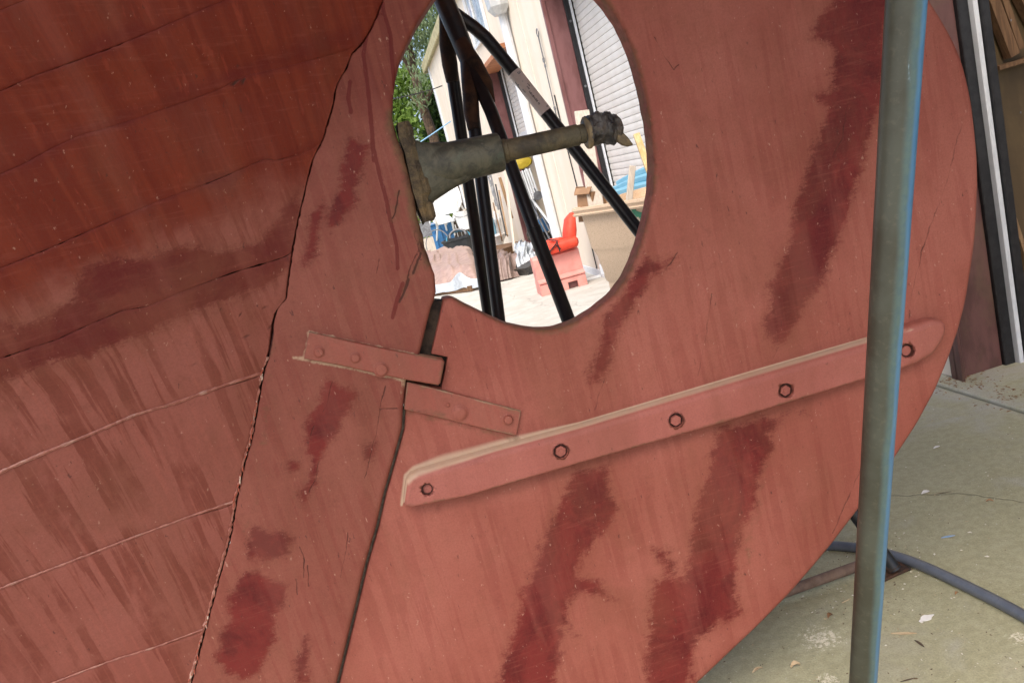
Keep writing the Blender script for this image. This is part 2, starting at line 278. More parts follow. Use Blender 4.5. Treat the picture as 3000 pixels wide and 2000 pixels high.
# ------------------------------------------------------------------ object helpers
ROOTM = {}
def link(o, parent=None):
    COL.objects.link(o)
    if parent: o.parent = parent
    return o
def tag(o, label, cat, group=None):
    o['label'] = label; o['category'] = cat
    if group: o['group'] = group
    return o
def thing(name, label, cat, loc=(0, 0, 0), rotz=0., group=None):
    o = bpy.data.objects.new(name, None); link(o); o.location = [float(x) for x in loc]; o.rotation_euler = (0, 0, rotz); o.empty_display_size = .1
    ROOTM[o.name] = (Matrix.Translation(o.location) @ Matrix.Rotation(rotz, 4, 'Z')).inverted()
    return tag(o, label, cat, group)
def root_inv(p):
    while p is not None and p.parent: p = p.parent
    return ROOTM.get(p.name) if p else None
class MB:
    def __init__(s): s.v = []; s.f = []; s.at = {}
    def add(s, vs, fs):
        k = len(s.v); s.v += [tuple(float(c) for c in v) for v in vs]; s.f += [tuple(i+k for i in f) for f in fs]; return s
    def box(s, c, size, ax=None, bev=0.):
        """c centre; ax three unit vectors"""
        c = np.array(c, float); ax = np.eye(3) if ax is None else np.array(ax, float); h = np.array(size, float)/2
        if bev <= 0:
            vs = [c+ax.T@(h*np.array(q)) for q in ((-1, -1, -1), (1, -1, -1), (1, 1, -1), (-1, 1, -1), (-1, -1, 1), (1, -1, 1), (1, 1, 1), (-1, 1, 1))]
            return s.add(vs, [(0, 3, 2, 1), (4, 5, 6, 7), (0, 1, 5, 4), (1, 2, 6, 5), (2, 3, 7, 6), (3, 0, 4, 7)])
        b = min(bev, h.min()*.9); vs = []; idx = {}
        for sx in (-1, 1):
            for sy in (-1, 1):
                for sz in (-1, 1):
                    for k in range(3):
                        q = h*np.array((sx, sy, sz)); off = np.array((sx, sy, sz))*b; off[k] = 0
                        idx[(sx, sy, sz, k)] = len(vs); vs.append(c+ax.T@(q-off))
        fs = []
        for k in range(3):
            a, d = [(1, 2), (0, 2), (0, 1)][k]
            for sg in (-1, 1):
                def key(p, q):
                    t = [0, 0, 0]; t[k] = sg; t[a] = p; t[d] = q; return idx[(*t, k)]
                fs.append((key(-1, -1), key(1, -1), key(1, 1), key(-1, 1)))
        for k in range(3):
            a, d = [(1, 2), (0, 2), (0, 1)][k]
            for p in (-1, 1):
                for q in (-1, 1):
                    def key(e, w):
                        t = [0, 0, 0]; t[k] = e; t[a] = p; t[d] = q; return idx[(*t, w)]
                    fs.append((key(-1, a), key(1, a), key(1, d), key(-1, d)))
        for sx in (-1, 1):
            for sy in (-1, 1):
                for sz in (-1, 1): fs.append((idx[(sx, sy, sz, 0)], idx[(sx, sy, sz, 1)], idx[(sx, sy, sz, 2)]))
        return s.add(vs, fs)
    def loft(s, rings, cap=True, closed=True):
        n = len(rings[0]); k = len(s.v); s.v += [tuple(float(c) for c in p) for r in rings for p in r]
        for i in range(len(rings)-1):
            for j in range(n if closed else n-1):
                a = k+i*n+j; b = k+i*n+(j+1) % n; s.f.append((a, b, b+n, a+n))
        if cap and closed: s.f.append(tuple(range(k+n-1, k-1, -1))); s.f.append(tuple(range(k+(len(rings)-1)*n, k+len(rings)*n)))
        return s
    def tube(s, pts, r, n=12, cap=True):
        pts = [np.array(p, float) for p in pts]; m = len(pts); rs = list(r) if hasattr(r, '__len__') else [r]*m; rings = []; ref = None
        for i in range(m):
            t = pts[min(i+1, m-1)]-pts[max(i-1, 0)]; t /= np.linalg.norm(t)
            if ref is None:
                ref = np.array((0, 0, 1.)) if abs(t[2]) < .9 else np.array((0, 1., 0)); 
            a = np.cross(t, ref); a /= np.linalg.norm(a); b = np.cross(a, t); ref = b
            rings.append([pts[i]+rs[i]*(math.cos(2*math.pi*j/n)*a+math.sin(2*math.pi*j/n)*b) for j in range(n)])
        return s.loft(rings, cap)
    def build(s, name, mat, parent=None, smooth=False, world=True, kind=None, sharp=35):
        me = bpy.data.meshes.new(name); vs = s.v
        if parent is not None and world:
            Mi = root_inv(parent)
            if Mi is not None: A = np.array(Mi); vv = np.array(vs, float); vs = (vv@A[:3, :3].T+A[:3, 3]).tolist()
        me.from_pydata(vs, [], s.f); me.validate(verbose=False)
        bm = bmesh.new(); bm.from_mesh(me); bmesh.ops.recalc_face_normals(bm, faces=bm.faces)
        if smooth:
            for f in bm.faces: f.smooth = True
            for e in bm.edges:
                if len(e.link_faces) == 2 and e.calc_face_angle(0) > math.radians(sharp): e.smooth = False
        bm.to_mesh(me); bm.free()
        for k, a in s.at.items():
            at = me.attributes.new(k, 'FLOAT', 'POINT'); at.data.foreach_set('value', np.array(a, np.float32))
        me.materials.append(M[mat] if isinstance(mat, str) else mat)
        o = bpy.data.objects.new(name, me); link(o, parent)
        if kind: o['kind'] = kind
        return o
def axes(x, up=(0, 0, 1)):
    x = np.array(x, float); x /= np.linalg.norm(x); y = np.cross(np.array(up, float), x)
    if np.linalg.norm(y) < 1e-6: y = np.cross((0, 1, 0), x)
    y /= np.linalg.norm(y); z = np.cross(x, y); return np.array((x, y, z))
def bar(mb, a, b, w, h, up=(0, 0, 1), bev=0.):
    a = np.array(a, float); b = np.array(b, float); ax = axes(b-a, up); return mb.box((a+b)/2, (np.linalg.norm(b-a), w, h), ax, bev)
_tc = {}
def text_geo(s):
    if s in _tc: return _tc[s]
    cu = bpy.data.curves.new('t', 'FONT'); cu.body = s; cu.size = 1; cu.resolution_u = 3
    o = bpy.data.objects.new('t', cu); COL.objects.link(o); dg = bpy.context.evaluated_depsgraph_get(); dg.update()
    me = bpy.data.meshes.new_from_object(o.evaluated_get(dg)); v = [tuple(p.co[:2]) for p in me.vertices]; f = [tuple(p.vertices) for p in me.polygons]
    bpy.data.objects.remove(o); bpy.data.meshes.remove(me); bpy.data.curves.remove(cu); _tc[s] = (v, f); return v, f

# polygon tools in picture pixels
def resample(poly, step, closed=True):
    P = [np.array(p, float) for p in poly]; out = []; n = len(P)
    for i in range(n if closed else n-1):
        a, b = P[i], P[(i+1) % n]; k = max(1, int(round(np.linalg.norm(b[:2]-a[:2])/step)))
        out += [a+(b-a)*j/k for j in range(k)]
    if not closed: out.append(P[-1])
    return np.array(out)
def smooth_poly(poly, step, closed=True, it=2):
    p = resample(poly, step, closed)
    for _ in range(it):
        if closed: p = .5*p+.25*(np.roll(p, 1, 0)+np.roll(p, -1, 0))
        else: q = p.copy(); q[1:-1] = .5*p[1:-1]+.25*(p[2:]+p[:-2]); p = q
    return p
def seg_dist(P, line, closed=False):
    L = np.array(line, float); A = L; B = np.roll(L, -1, 0)
    if not closed: A, B = A[:-1], B[:-1]
    best = np.full(len(P), 1e9)
    for a, b in zip(A, B):
        d = b-a; t = np.clip(((P-a)@d)/max(d@d, 1e-9), 0, 1); best = np.minimum(best, np.linalg.norm(P-(a+t[:, None]*d), axis=1))
    return best
def inside(P, poly):
    L = np.array(poly, float); x, y = P[:, 0], P[:, 1]; r = np.zeros(len(P), bool)
    for (x1, y1), (x2, y2) in zip(L, np.roll(L, -1, 0)):
        c = (y1 > y) != (y2 > y); xi = x1+(y-y1)*(x2-x1)/((y2-y1) if y2 != y1 else 1e-9); r ^= c & (x < xi)
    return r
def blob(P, polys, soft=60.):
    """0..1, 0.5 on a patch's outline"""
    best = np.full(len(P), -soft)
    for pl in polys:
        d = np.minimum(seg_dist(P, pl, True), soft); best = np.maximum(best, np.where(inside(P, pl), d, -d))
    return (best+soft)/(2*soft)
def near(P, lines, r):
    best = np.full(len(P), 1e9)
    for l in lines: best = np.minimum(best, seg_dist(P, l))
    return np.clip(1-best/r, 0, 1)

# ------------------------------------------------------------------ ground
mb = MB(); mb.add([(-150, -60, 0), (150, -60, 0), (150, 240, 0), (-150, 240, 0)], [(0, 1, 2, 3)])
gnd = mb.build('ground', 'ground', kind='structure')

# ------------------------------------------------------------------ the boat: hull planks, sternpost, rudder
KB = .12; nb = math.hypot(1, KB); BX = np.array((1, KB, 0))/nb; BY = np.array((-KB, 1, 0))/nb; BO = np.array((0, 1.75, 0))
def bp(x, y, g=0.):                      # picture point -> world, on the plane g metres on the camera side of the boat's middle plane
    d = ray(x, y); t = (-g-(CAM-BO)@BY)/(d@BY); return CAM+t*d
def blc(p): q = p-BO; return np.array((q@BX, q@BY, q[2]))
def bw(u, g, v): return BO+u*BX-g*BY+np.array((0, 0, v))
boat = thing('wooden_boat', 'red painted wooden boat hull with its big holed rudder, propped up in a yard', 'boat', BO, math.atan2(KB, 1))
RAB = [(1240, -500), (1200, -300), (1155, -130), (1122, 0), (1107, 41), (1085, 90), (1066, 120), (1046, 143), (1024, 165), (1018, 199), (1000, 224), (982, 255), (980, 291), (964, 347), (949, 403), (940, 420), (918, 459), (903, 520), (893, 556), (878, 622), (865, 679), (847, 800), (837, 877), (832, 884), (816, 889), (798, 948), (798, 979), (786, 1045), (770, 1091), (755, 1178), (740, 1269), (714, 1361), (694, 1448), (684, 1514), (668, 1600), (656, 1635), (625, 1751), (598, 1849), (558, 2000), (500, 2220), (420, 2520)]
GP = .045                                # half thickness of the sternpost
_rl = np.array([blc(bp(x, y, GP)) for x, y in RAB]); _ro = np.argsort(_rl[:, 2]); RV, RU = _rl[_ro, 2], _rl[_ro, 0]
def hull_g(u, v):
    w = max(0., float(np.interp(v, RV, RU))-u); sl = .10+.40*max(0., v-.35); return GP+math.tanh(sl*w/1.0)*1.0
def hp(x, y, lift=0.):                   # picture point -> world on the planking
    g = GP
    for _ in range(40):
        q = blc(bp(x, y, g)); g += .6*(hull_g(q[0], q[2])-g)
    return bp(x, y, g+lift)
def x_on_rab(y): return float(np.interp(y, [p[1] for p in RAB], [p[0] for p in RAB]))
SEAMS = [  # bottom to top, left end to rabbet
 [(-520, 2900), (0, 2720), (430, 2500)],
 [(-520, 2540), (0, 2370), (520, 2150)],
 [(-520, 2225), (0, 2052), (152, 2000), (223, 1972), (339, 1929), (437, 1900), (594, 1842)],
 [(-520, 1925), (0, 1722), (223, 1637), (402, 1568), (560, 1510), (685, 1468)],
 [(-520, 1605), (0, 1382), (122, 1328), (230, 1285), (398, 1213), (510, 1180), (643, 1132), (767, 1091)],
 [(-520, 1225), (0, 1050), (92, 1019), (168, 994), (245, 958), (357, 910), (434, 897), (510, 864), (638, 815), (760, 770), (856, 735)],
 [(-520, 990), (0, 786), (153, 724), (291, 663), (459, 592), (561, 556), (663, 515), (781, 464), (796, 472), (867, 452), (947, 410)],
 [(-520, 720), (0, 510), (71, 480), (143, 439), (230, 398), (357, 362), (536, 301), (638, 265), (714, 224), (867, 189), (1056, 128)],
 [(-520, 470), (0, 268), (102, 222), (316, 145), (459, 87), (612, 20), (800, -50), (1155, -130)],
 [(-520, 230), (0, 30), (300, -90), (700, -240), (1200, -300)],
 [(-520, 0), (0, -210), (500, -380), (1240, -500)]]
for c_ in SEAMS: x0_, y0_ = c_[0]; x1_, y1_ = c_[1]; c_[0] = (-1250, y0_+(y0_-y1_)/(x1_-x0_)*730*1.0)
HULL_STAIN = [[(0, 933), (51, 948), (122, 933), (204, 882), (245, 806), (286, 765), (383, 760), (474, 735), (577, 704), (597, 730), (658, 740), (775, 709), (827, 617), (872, 561), (867, 638), (862, 724), (837, 800), (816, 810), (775, 846), (714, 866), (561, 922), (485, 963), (357, 1004), (230, 1045), (102, 1086), (-60, 1150), (-300, 1220), (-300, 1060)],
 [(560, 540), (700, 500), (720, 540), (640, 575)], [(225, 800), (270, 770), (310, 900), (250, 940), (215, 930)]]
HULL_PURPLE = [[(60, 235), (230, 150), (330, 85), (390, 75), (440, 100), (360, 150), (200, 190), (80, 250)],
 [(60, 500), (200, 395), (400, 320), (560, 260), (700, 195), (900, 110), (1050, 85), (1060, 125), (880, 190), (730, 220), (620, 275), (430, 335), (240, 400), (110, 470), (70, 495)],
 [(810, 690), (835, 600), (870, 590), (865, 640), (850, 770), (790, 800), (770, 770)]]
HULL_CRACK = [[(541, 1083), (610, 1040), (679, 1009), (740, 975), (796, 956)], [(700, 920), (730, 935), (760, 915), (790, 890)], [(640, 880), (648, 905)], [(676, 253), (692, 240), (690, 262)], [(705, 236), (716, 232), (720, 262), (709, 250)]]
def hull_attrs(P, top):
    y_mid = np.interp(P[:, 0], [-520, 0, 500, 980], [1060, 880, 690, 480])          # above here less faded paint, with shade put into the colour too
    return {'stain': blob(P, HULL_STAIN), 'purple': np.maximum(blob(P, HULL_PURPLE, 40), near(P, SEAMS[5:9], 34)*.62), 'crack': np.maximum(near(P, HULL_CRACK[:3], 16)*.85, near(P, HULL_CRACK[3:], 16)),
            'upper_dark': np.clip(.5-(P[:, 1]-y_mid)/420, 0, 1)}
def jag(i, k, a): return a*mnoise.noise(Vector((i*.9, k*13.7, 3.1)))+a*.6*mnoise.noise(Vector((i*2.3, k*7.1, 9.4)))
for k in range(len(SEAMS)-1):
    cracked = k >= 4
    nx, ny = 96, 15
    lo = np.array(SEAMS[k], float); hi = np.array(SEAMS[k+1], float)
    s = np.concatenate([np.linspace(0, .5, 22)[:-1], np.linspace(.5, 1, nx-21)])
    def along(c):
        L = np.concatenate([[0], np.cumsum(np.linalg.norm(np.diff(c, axis=0), axis=1))]); x = s*L[-1]
        return np.stack([np.interp(x, L, c[:, 0]), np.interp(x, L, c[:, 1])], 1)
    lo, hi = along(lo), along(hi); t = np.concatenate([[0, .012, .03], np.linspace(.08, .92, ny-6), [.97, .988, 1]])
    px = []; ww = []
    for i in range(nx):
        gl = (1.0+jag(i, k, 2.6)) if cracked or k == 4 else 1.0; gh = (1.0+jag(i, k+1, 2.6)) if k+1 >= 5 else 1.0
        br_ = lambda kk: max(.12, .55+1.5*mnoise.noise(Vector((i*.085, kk*5.3, 2))))
        gl *= br_(k); gh *= br_(k+1)
        if k+1 == 7: gh *= .25
        if k == 7: gl *= .25
        a = lo[i]-np.array((0, max(.12, gl))); b = hi[i]+np.array((0, max(.12, gh)))
        for j in range(ny):
            p = a+(b-a)*t[j]
            xr = x_on_rab(p[1])-(1.6 if p[1] < 900 else 3.5)-jag(j+20*k, 40, 2.)*1.2-(2.5*mnoise.noise(Vector((j*.8+k*15, 3.3, 1))) if p[1] < 800 else 0)
            if i > nx-14: p = np.array((p[0]+(xr-p[0])*((i-(nx-14))/13.)**2, p[1]))
            p[0] = min(p[0], xr)
            ej = min(j, ny-1-j); drop = (.0018, .0007, .0002)[ej]*(1. if k < 4 else .7) if ej < 3 else 0.
            if i == nx-1: drop += .002
            px.append(p); ww.append(hp(p[0], p[1], -drop))
    px = np.array(px); m2 = MB(); m2.v = [tuple(w) for w in ww]
    for i in range(nx-1):
        for j in range(ny-1):
            a = i*ny+j; m2.f.append((a, a+ny, a+ny+1, a+1))
    # turned-in edges give the planks their thickness
    loop = [i*ny for i in range(nx)]+[(nx-1)*ny+j for j in range(1, ny)]+[i*ny+ny-1 for i in range(nx-2, -1, -1)]+[j for j in range(ny-2, 0, -1)]
    base = len(m2.v); m2.v += [tuple(np.array(m2.v[i])+BY*.03) for i in loop]
    for q in range(len(loop)):
        r = (q+1) % len(loop); m2.f.append((loop[q], base+q, base+r, loop[r]))
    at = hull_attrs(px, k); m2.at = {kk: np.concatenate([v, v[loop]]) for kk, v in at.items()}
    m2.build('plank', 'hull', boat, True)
# dark core behind the seams (frames and deadwood)
m2 = MB(); core = []
ys = np.linspace(-500, 2520, 26)
for y in ys:
    xr = x_on_rab(y)
    core.append([hp(xr+6-(xr+1280)*f, y+(xr+1280)*f*.36, -.03-.004) for f in np.linspace(0, 1, 34)])
m2.loft(core, cap=False, closed=False); m2.build('hull_backing', 'gap', boat)
# beads of caulk standing proud on the lower seams
for k, (r, x0) in ((2, (4.2, -500)), (3, (5.2, -500)), (4, (7., -500))):
    c = smooth_poly(SEAMS[k], 14, False); m2 = MB(); pts = []; rr = []
    for i, p in enumerate(c):
        pts.append(hp(p[0], p[1]+jag(i, k+60, 1.2), -.001)); rr.append(max(.0016, (r*.62+jag(i*1.4, k+80, 1.6)*1.3)/1300))
    m2.tube(pts, rr, 7); m2.build('caulk_bead', 'caulk', boat, True)
# ragged caulk along the rabbet
m2 = MB(); c = resample([p for p in RAB if 1040 < p[1] < 2300], 7, False); pts = []; rr = []
for i, p in enumerate(c):
    pts.append(bp(p[0]-4+jag(i*1.7, 5, 2.6), p[1], GP-.001)); rr.append(max(.0008, .0030+jag(i*2.1, 9, .0032)))
m2.tube(pts, rr, 6); m2.build('rabbet_caulk', 'caulk', boat, True)
for (x, y0, y1, nn_) in ((765, 1078, 1100, 5), (745, 1170, 1330, 9), (716, 1370, 1470, 8), (590, 1800, 1830, 3), (578, 1880, 1990, 7)):
    m2 = MB()
    for i in range(nn_):
        yy = y0+(y1-y0)*i/max(1, nn_-1)+random.uniform(-4, 4); xx = x_on_rab(yy)+random.uniform(-5, 1)
        a = bp(xx, yy, GP+.002); b = bp(xx-2+random.uniform(-5, 4), yy+random.uniform(8, 22), GP+.0035); m2.tube([a, (a+b)/2+np.array((0, -.001, 0)), b], [.0007, .0017, .0006], 5)
    m2.build('caulk_crumbs', 'old_caulk', boat, True)

def slab(outline, gf, gb, r, cell, attrs=None, inner=True, rmin=None, holes=(), lines=()):
    """solid from a picture outline lying at height gf, rounded front rim r (metres); returns MB"""
    O = np.array([p[:2] for p in outline], float); n = len(O)
    rad = np.array([(p[2] if len(p) > 2 else 1.)*r for p in outline])
    e = np.roll(O, -1, 0)-O; e /= np.maximum(np.linalg.norm(e, axis=1), 1e-9)[:, None]; nrm = np.stack([e[:, 1], -e[:, 0]], 1)
    area = .5*np.sum(O[:, 0]*np.roll(O[:, 1], -1)-O[:, 1]*np.roll(O[:, 0], -1))
    vn = nrm+np.roll(nrm, 1, 0); vn /= np.maximum(np.linalg.norm(vn, axis=1), 1e-6)[:, None]
    if area < 0: vn = -vn
    S = 1320.
    ring = lambda f: O-vn*(rad*f*S)[:, None]
    lv = [(0., gf, 1.), (.3, None, .293), (1., None, 0.)]
    m = MB(); rings = []; P = []
    front = ring(1.)
    verts = [Vector(p) for p in front]; faces = [list(range(n))]
    for h in holes: k0 = len(verts); verts += [Vector(p) for p in h]; faces.append(list(range(k0, k0+len(h))))
    if inner:
        x0, y0 = front.min(0); x1, y1 = front.max(0); xs = np.arange(x0+cell/2, x1, cell); yy = np.arange(y0+cell/2, y1, cell*.87); pts = []
        for i, y in enumerate(yy): pts += [(x+(cell/2 if i % 2 else 0), y) for x in xs]
        pts = np.array(pts)+rng.uniform(-.12, .12, (len(pts), 2))*cell; ok = inside(pts, front); pts = pts[ok]
        dd = np.full(len(pts), 1e9)
        for a in front: dd = np.minimum(dd, (pts[:, 0]-a[0])**2+(pts[:, 1]-a[1])**2)
        pts = pts[dd > (cell*.55)**2]
        for h in holes:
            c = np.mean(h, 0); rh = np.max(np.linalg.norm(np.array(h)-c, axis=1)); pts = pts[np.linalg.norm(pts-c, axis=1) > rh+2]
        for li in lines:                 # finer vertices along cracks and runs
            q = np.array(li)
            if False: q = q+np.stack([[4.5*mnoise.noise(Vector((i*.23, li[0][0]*.1, 0))), 2.2*mnoise.noise(Vector((i*.37, 5, li[0][1]*.1)))] for i in range(len(q))])
            pts = pts[seg_dist(pts, q) > 6.]; tg = np.gradient(q, axis=0); tg /= np.maximum(np.linalg.norm(tg, axis=1), 1e-6)[:, None]; nr = np.stack([-tg[:, 1], tg[:, 0]], 1)
            ex = np.concatenate([q, q+nr*4.2, q-nr*4.2]); ex = ex[inside(ex, front)]; ex = ex[seg_dist(ex, front, True) > 3]; pts = np.concatenate([pts, ex])
        _, ui = np.unique(np.round(pts/2.2), axis=0, return_index=True); pts = pts[ui]
        verts += [Vector(p) for p in pts]
    cv, ce, cf, _, _, _ = delaunay_2d_cdt(verts, [], faces, 1, 1e-4)
    for h in holes:
        c = np.mean(h, 0); rh = np.max(np.linalg.norm(np.array(h)-c, axis=1))
        cf = [f for f in cf if np.linalg.norm(np.mean([cv[i] for i in f], 0)-c) > rh*.97]
    FP = np.array([(p.x, p.y) for p in cv]); m.v = [tuple(bp(x, y, gf)) for x, y in FP]; m.f = [tuple(f) for f in cf]; P = [FP]
    def ringverts(pix, g):
        k = len(m.v); m.v.extend(tuple(bp(x, y, gf)-BY*(g-gf)) for x, y in pix); P.append(np.array(pix)); return list(range(k, k+len(pix)))
    seq = [ringverts(front, gf)]
    for a in (30, 60, 90):
        A = math.radians(a); pix = ring(1-math.sin(A)); k = len(m.v)
        gs = gf-rad*(1-math.cos(A)); m.v.extend(tuple(bp(x, y, gf)-BY*(g-gf)) for (x, y), g in zip(pix, gs)); P.append(pix); seq.append(list(range(k, k+n)))
    pix = O; k = len(m.v); gs = gb+rad*.5; m.v.extend(tuple(bp(x, y, gf)-BY*(g-gf)) for (x, y), g in zip(pix, gs)); P.append(pix); seq.append(list(range(k, k+n)))
    seq.append(ringverts(ring(.5), gb))
    for a, b in zip(seq[:-1], seq[1:]):
        for i in range(n): j = (i+1) % n; m.f.append((a[i], a[j], b[j], b[i]))
    bv, be, bf, _, _, _ = delaunay_2d_cdt([Vector(p) for p in ring(.5)], [], [list(range(n))], 1, 1e-4)
    k = len(m.v); m.v.extend(tuple(bp(p.x, p.y, gf)-BY*(gb-gf)) for p in bv); m.f += [tuple(k+i for i in f) for f in bf]; P.append(np.array([(p.x, p.y) for p in bv]))
    m.P = np.concatenate(P); m.nfront = len(FP)
    if attrs: m.at = attrs(m.P)
    return m
def weld(o, d=1e-5):
    bm = bmesh.new(); bm.from_mesh(o.data); bmesh.ops.remove_doubles(bm, verts=bm.verts, dist=d); bmesh.ops.recalc_face_normals(bm, faces=bm.faces)
    for f in bm.faces: f.smooth = True
    for e in bm.edges:
        if len(e.link_faces) == 2 and e.calc_face_angle(0) > math.radians(40): e.smooth = False
    bm.to_mesh(o.data); bm.free(); return o

def jagged(li):
    q = resample(li, 5, False); n = len(q); s_ = li[0][0]*.13
    return q+np.stack([[3.4*mnoise.noise(Vector((i*.19, s_, 0)))+1.6*mnoise.noise(Vector((i*.7, s_, 4))), 1.5*mnoise.noise(Vector((i*.37, 5, s_)))] for i in range(n)])
CRK = {}
# --- sternpost
APL = [(1330, -90), (1265, 0), (1225, 63), (1196, 121), (1173, 172), (1159, 230), (1152, 287), (1150, 344), (1159, 390), (1176, 431), (1196, 500), (1213, 574), (1225, 643), (1239, 689), (1245, 723), (1259, 764), (1274, 804), (1278, 855), (1272, 880)]
JOINT = [(1181, 1199), (1178, 1255), (1153, 1347), (1125, 1444), (1102, 1546), (1071, 1653), (1036, 1800), (995, 1970), (960, 2110), (925, 2260)]
left = smooth_poly(RAB, 9, False, 1); left[:, 0] += np.interp(left[:, 1], [100, 140, 880, 1000], [.6, 1.8, 2., 3.5]); left += np.array([[jag(i, 33, 2.2)+(4.5*mnoise.noise(Vector((i*.45, 8.8, 1))) if 110 < left[i][1] < 760 else 0), 0] for i in range(len(left))])
right = [(x+jag(i, 90, 3.) if 380 < y < 800 else x, y) for i, (x, y) in enumerate(resample(APL, 14, False))]+[(1262, 905), (1230, 1036), (1189, 1117)]
right = [tuple(p) for p in right]+[tuple(p) for p in resample(JOINT, 14, False)]
post_out = [(*p, .35) for p in left[::-1]]+[(1300, -500, 1.), (1340, -500, 1.), (1353, -330, 1.), (1353, -100, .5)]+[(*p, 1.) for p in right]
POST_STAIN = [[(959, 1102), (980, 1117), (1041, 1143), (1051, 1168), (1010, 1219), (990, 1275), (954, 1316), (934, 1357), (929, 1408), (893, 1474), (878, 1459), (908, 1388), (918, 1347), (893, 1327), (893, 1255), (908, 1204), (929, 1168), (949, 1128)],
 [(737, 1541), (866, 1568), (844, 1621), (781, 1648), (732, 1630), (732, 1577)], [(714, 1684), (759, 1671), (848, 1715), (839, 1773), (804, 1800), (804, 1880), (759, 1961), (714, 1983), (670, 1979), (629, 1934), (647, 1858), (679, 1813), (665, 1746)],
 [(893, 1858), (906, 1863), (905, 2000), (866, 2000), (866, 1925)], [(850, 1355), (872, 1355), (878, 1375), (856, 1382)], [(1020, 400), (1085, 420), (1060, 520), (1040, 600), (970, 680), (950, 640), (990, 560), (1000, 470)], [(905, 640), (945, 600), (930, 740), (885, 790)],
 [(1068, 1305), (1102, 1300), (1090, 1345), (1070, 1345)]]
POST_DRIP = [[(1122, 10), (1124, 34), (1144, 103), (1147, 161), (1156, 260)], [(1107, 41), (1075, 103), (1064, 161), (1076, 241), (1087, 356), (1093, 431), (1113, 517), (1133, 591), (1144, 649), (1162, 718), (1165, 787)], [(1025, 240), (1020, 290), (1028, 330)],
 [(1150, 930), (1163, 880), (1180, 830)], [(1090, 420), (1095, 470)]]
POST_CRACK = [[(975, 1117), (968, 1140), (955, 1190), (947, 1205)], [(920, 1245), (912, 1275)], [(935, 1350), (925, 1400), (905, 1440)], [(1130, 1130), (1117, 1180), (1112, 1215), (1103, 1265), (1092, 1310), (1070, 1400)], [(1222, 640), (1215, 690), (1228, 730), (1200, 790), (1185, 850), (1170, 880)], [(1185, 1195), (1112, 1197)],
 [(1110, 760), (1104, 800)], [(1150, 500), (1142, 560)], [(880, 1600), (893, 1640), (890, 1690)], [(903, 1655), (906, 1715)], [(868, 1695), (872, 1740)], [(1020, 1560), (1012, 1625), (996, 1690)], [(1235, 690), (1222, 720), (1235, 760)]]
CRK['post'] = [jagged(l) for l in POST_CRACK]; CRK['rot'] = [jagged(l) for l in ([(1236, 640), (1228, 690), (1240, 730), (1222, 770), (1212, 800)], [(1196, 820), (1186, 850), (1172, 885)], [(1170, 560), (1160, 610), (1150, 640)])]
def post_attrs(P):
    return {'upper_dark': np.clip(.5-(P[:, 1]-330)/620, 0, 1), 'stain': blob(P, POST_STAIN, 50), 'drip': near(P, POST_DRIP, 11), 'crack': np.maximum(near(P, CRK['post'], 10)*.77, near(P, CRK['rot'], 8)*1.1),  # post colour grows darker and redder towards its top
            'light': np.maximum(near(P, [[(905, 973), (890, 1050), (860, 1048), (1000, 1072), (1189, 1115)], [(905, 973), (1224, 1041)], [(905, 973), (900, 1000)]], 17)*.95, near(P, [[(1070, 2000)]*2], 1)),
            'grime': np.maximum(np.maximum(near(P, [APL[7:16]], 46)*1.25, near(P, CRK['rot'], 40)*.62), np.maximum(near(P, [[(800, 1000), (770, 1300), (740, 1500), (650, 1700)]], 40)*.55, near(P, [[(870, 1400), (900, 1560)], [(960, 1580), (990, 1800)]], 70)*.35))}
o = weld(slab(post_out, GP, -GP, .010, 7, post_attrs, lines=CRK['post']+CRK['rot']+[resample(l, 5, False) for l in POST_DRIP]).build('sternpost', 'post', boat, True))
# near-black piece for the shade in the post-rudder groove and behind the strap
m2 = slab([(1258, 878), (1300, 882), (1262, 1034), (1310, 1046), (1292, 1138), (1174, 1120), (1212, 1034)], .012, -.03, .002, 30); m2.build('groove_filler', 'gap', boat)
jl = resample(JOINT, 14, False); m2 = slab([(x-14, y) for x, y in jl]+[(x+20, y) for x, y in jl[::-1]], .016, -.02, .002, 30); m2.build('joint_filler', 'putty', boat)

# --- gudgeon strap on the post
def hexbolt(parent, x, y, g, r, h, n=10, mat='strap', cap=.6):
    c = bp(x, y, g); rings = []
    for (f, d) in ((1.25, -.004), (1.25, .0012), (1., .0022), (1., h*.65), (.82, h), (cap*.5, h*1.08)):
        rings.append([c-BY*d+r*f*(math.cos(2*math.pi*j/n+.3)*BX+math.sin(2*math.pi*j/n+.3)*np.array((0, 0, 1.))) for j in range(n)])
    return MB().loft(rings).build('bolt', mat, parent, True)
def strap_attr(P): return {'crack': near(P, STRAP_E, 6)*.0, 'light': near(P, STRAP_E+[[(905, 973), (890, 1050)], [(1526, 1204), (1513, 1276)], [(1345, 1160), (1526, 1204)]], 7)*.8, 'grime': np.maximum(near(P, STRAP_E, 26)*.62, near(P, [[(1189, 1117), (1181, 1199), (1300, 1215)], [(1300, 1050), (1290, 1130)]], 22)*.8)}
so = [(905, 973, .4), (1000, 994), (1100, 1016), (1224, 1041), (1297, 1054), (1303, 1062), (1291, 1122), (1284, 1129), (1189, 1113), (1100, 1094), (1000, 1072), (890, 1050, .4)]
STRAP_E = [[(905, 973), (1224, 1041), (1303, 1056)], [(890, 1050), (1189, 1117), (1291, 1130)], [(1194, 1119), (1526, 1204)], [(1184, 1199), (1513, 1276)]]
gs_ = weld(slab([tuple(p) if len(p) > 2 else (*p, 1.) for p in so], GP+.012, GP-.02, .004, 9, strap_attr).build('gudgeon_strap', 'strap', boat, True))
for x, y, r in ((934, 1031, .010), (1041, 1048, .0095), (1117, 1082, .0135)): hexbolt(gs_, x, y, GP+.012, r, .006 if r > .012 else .005, 14)

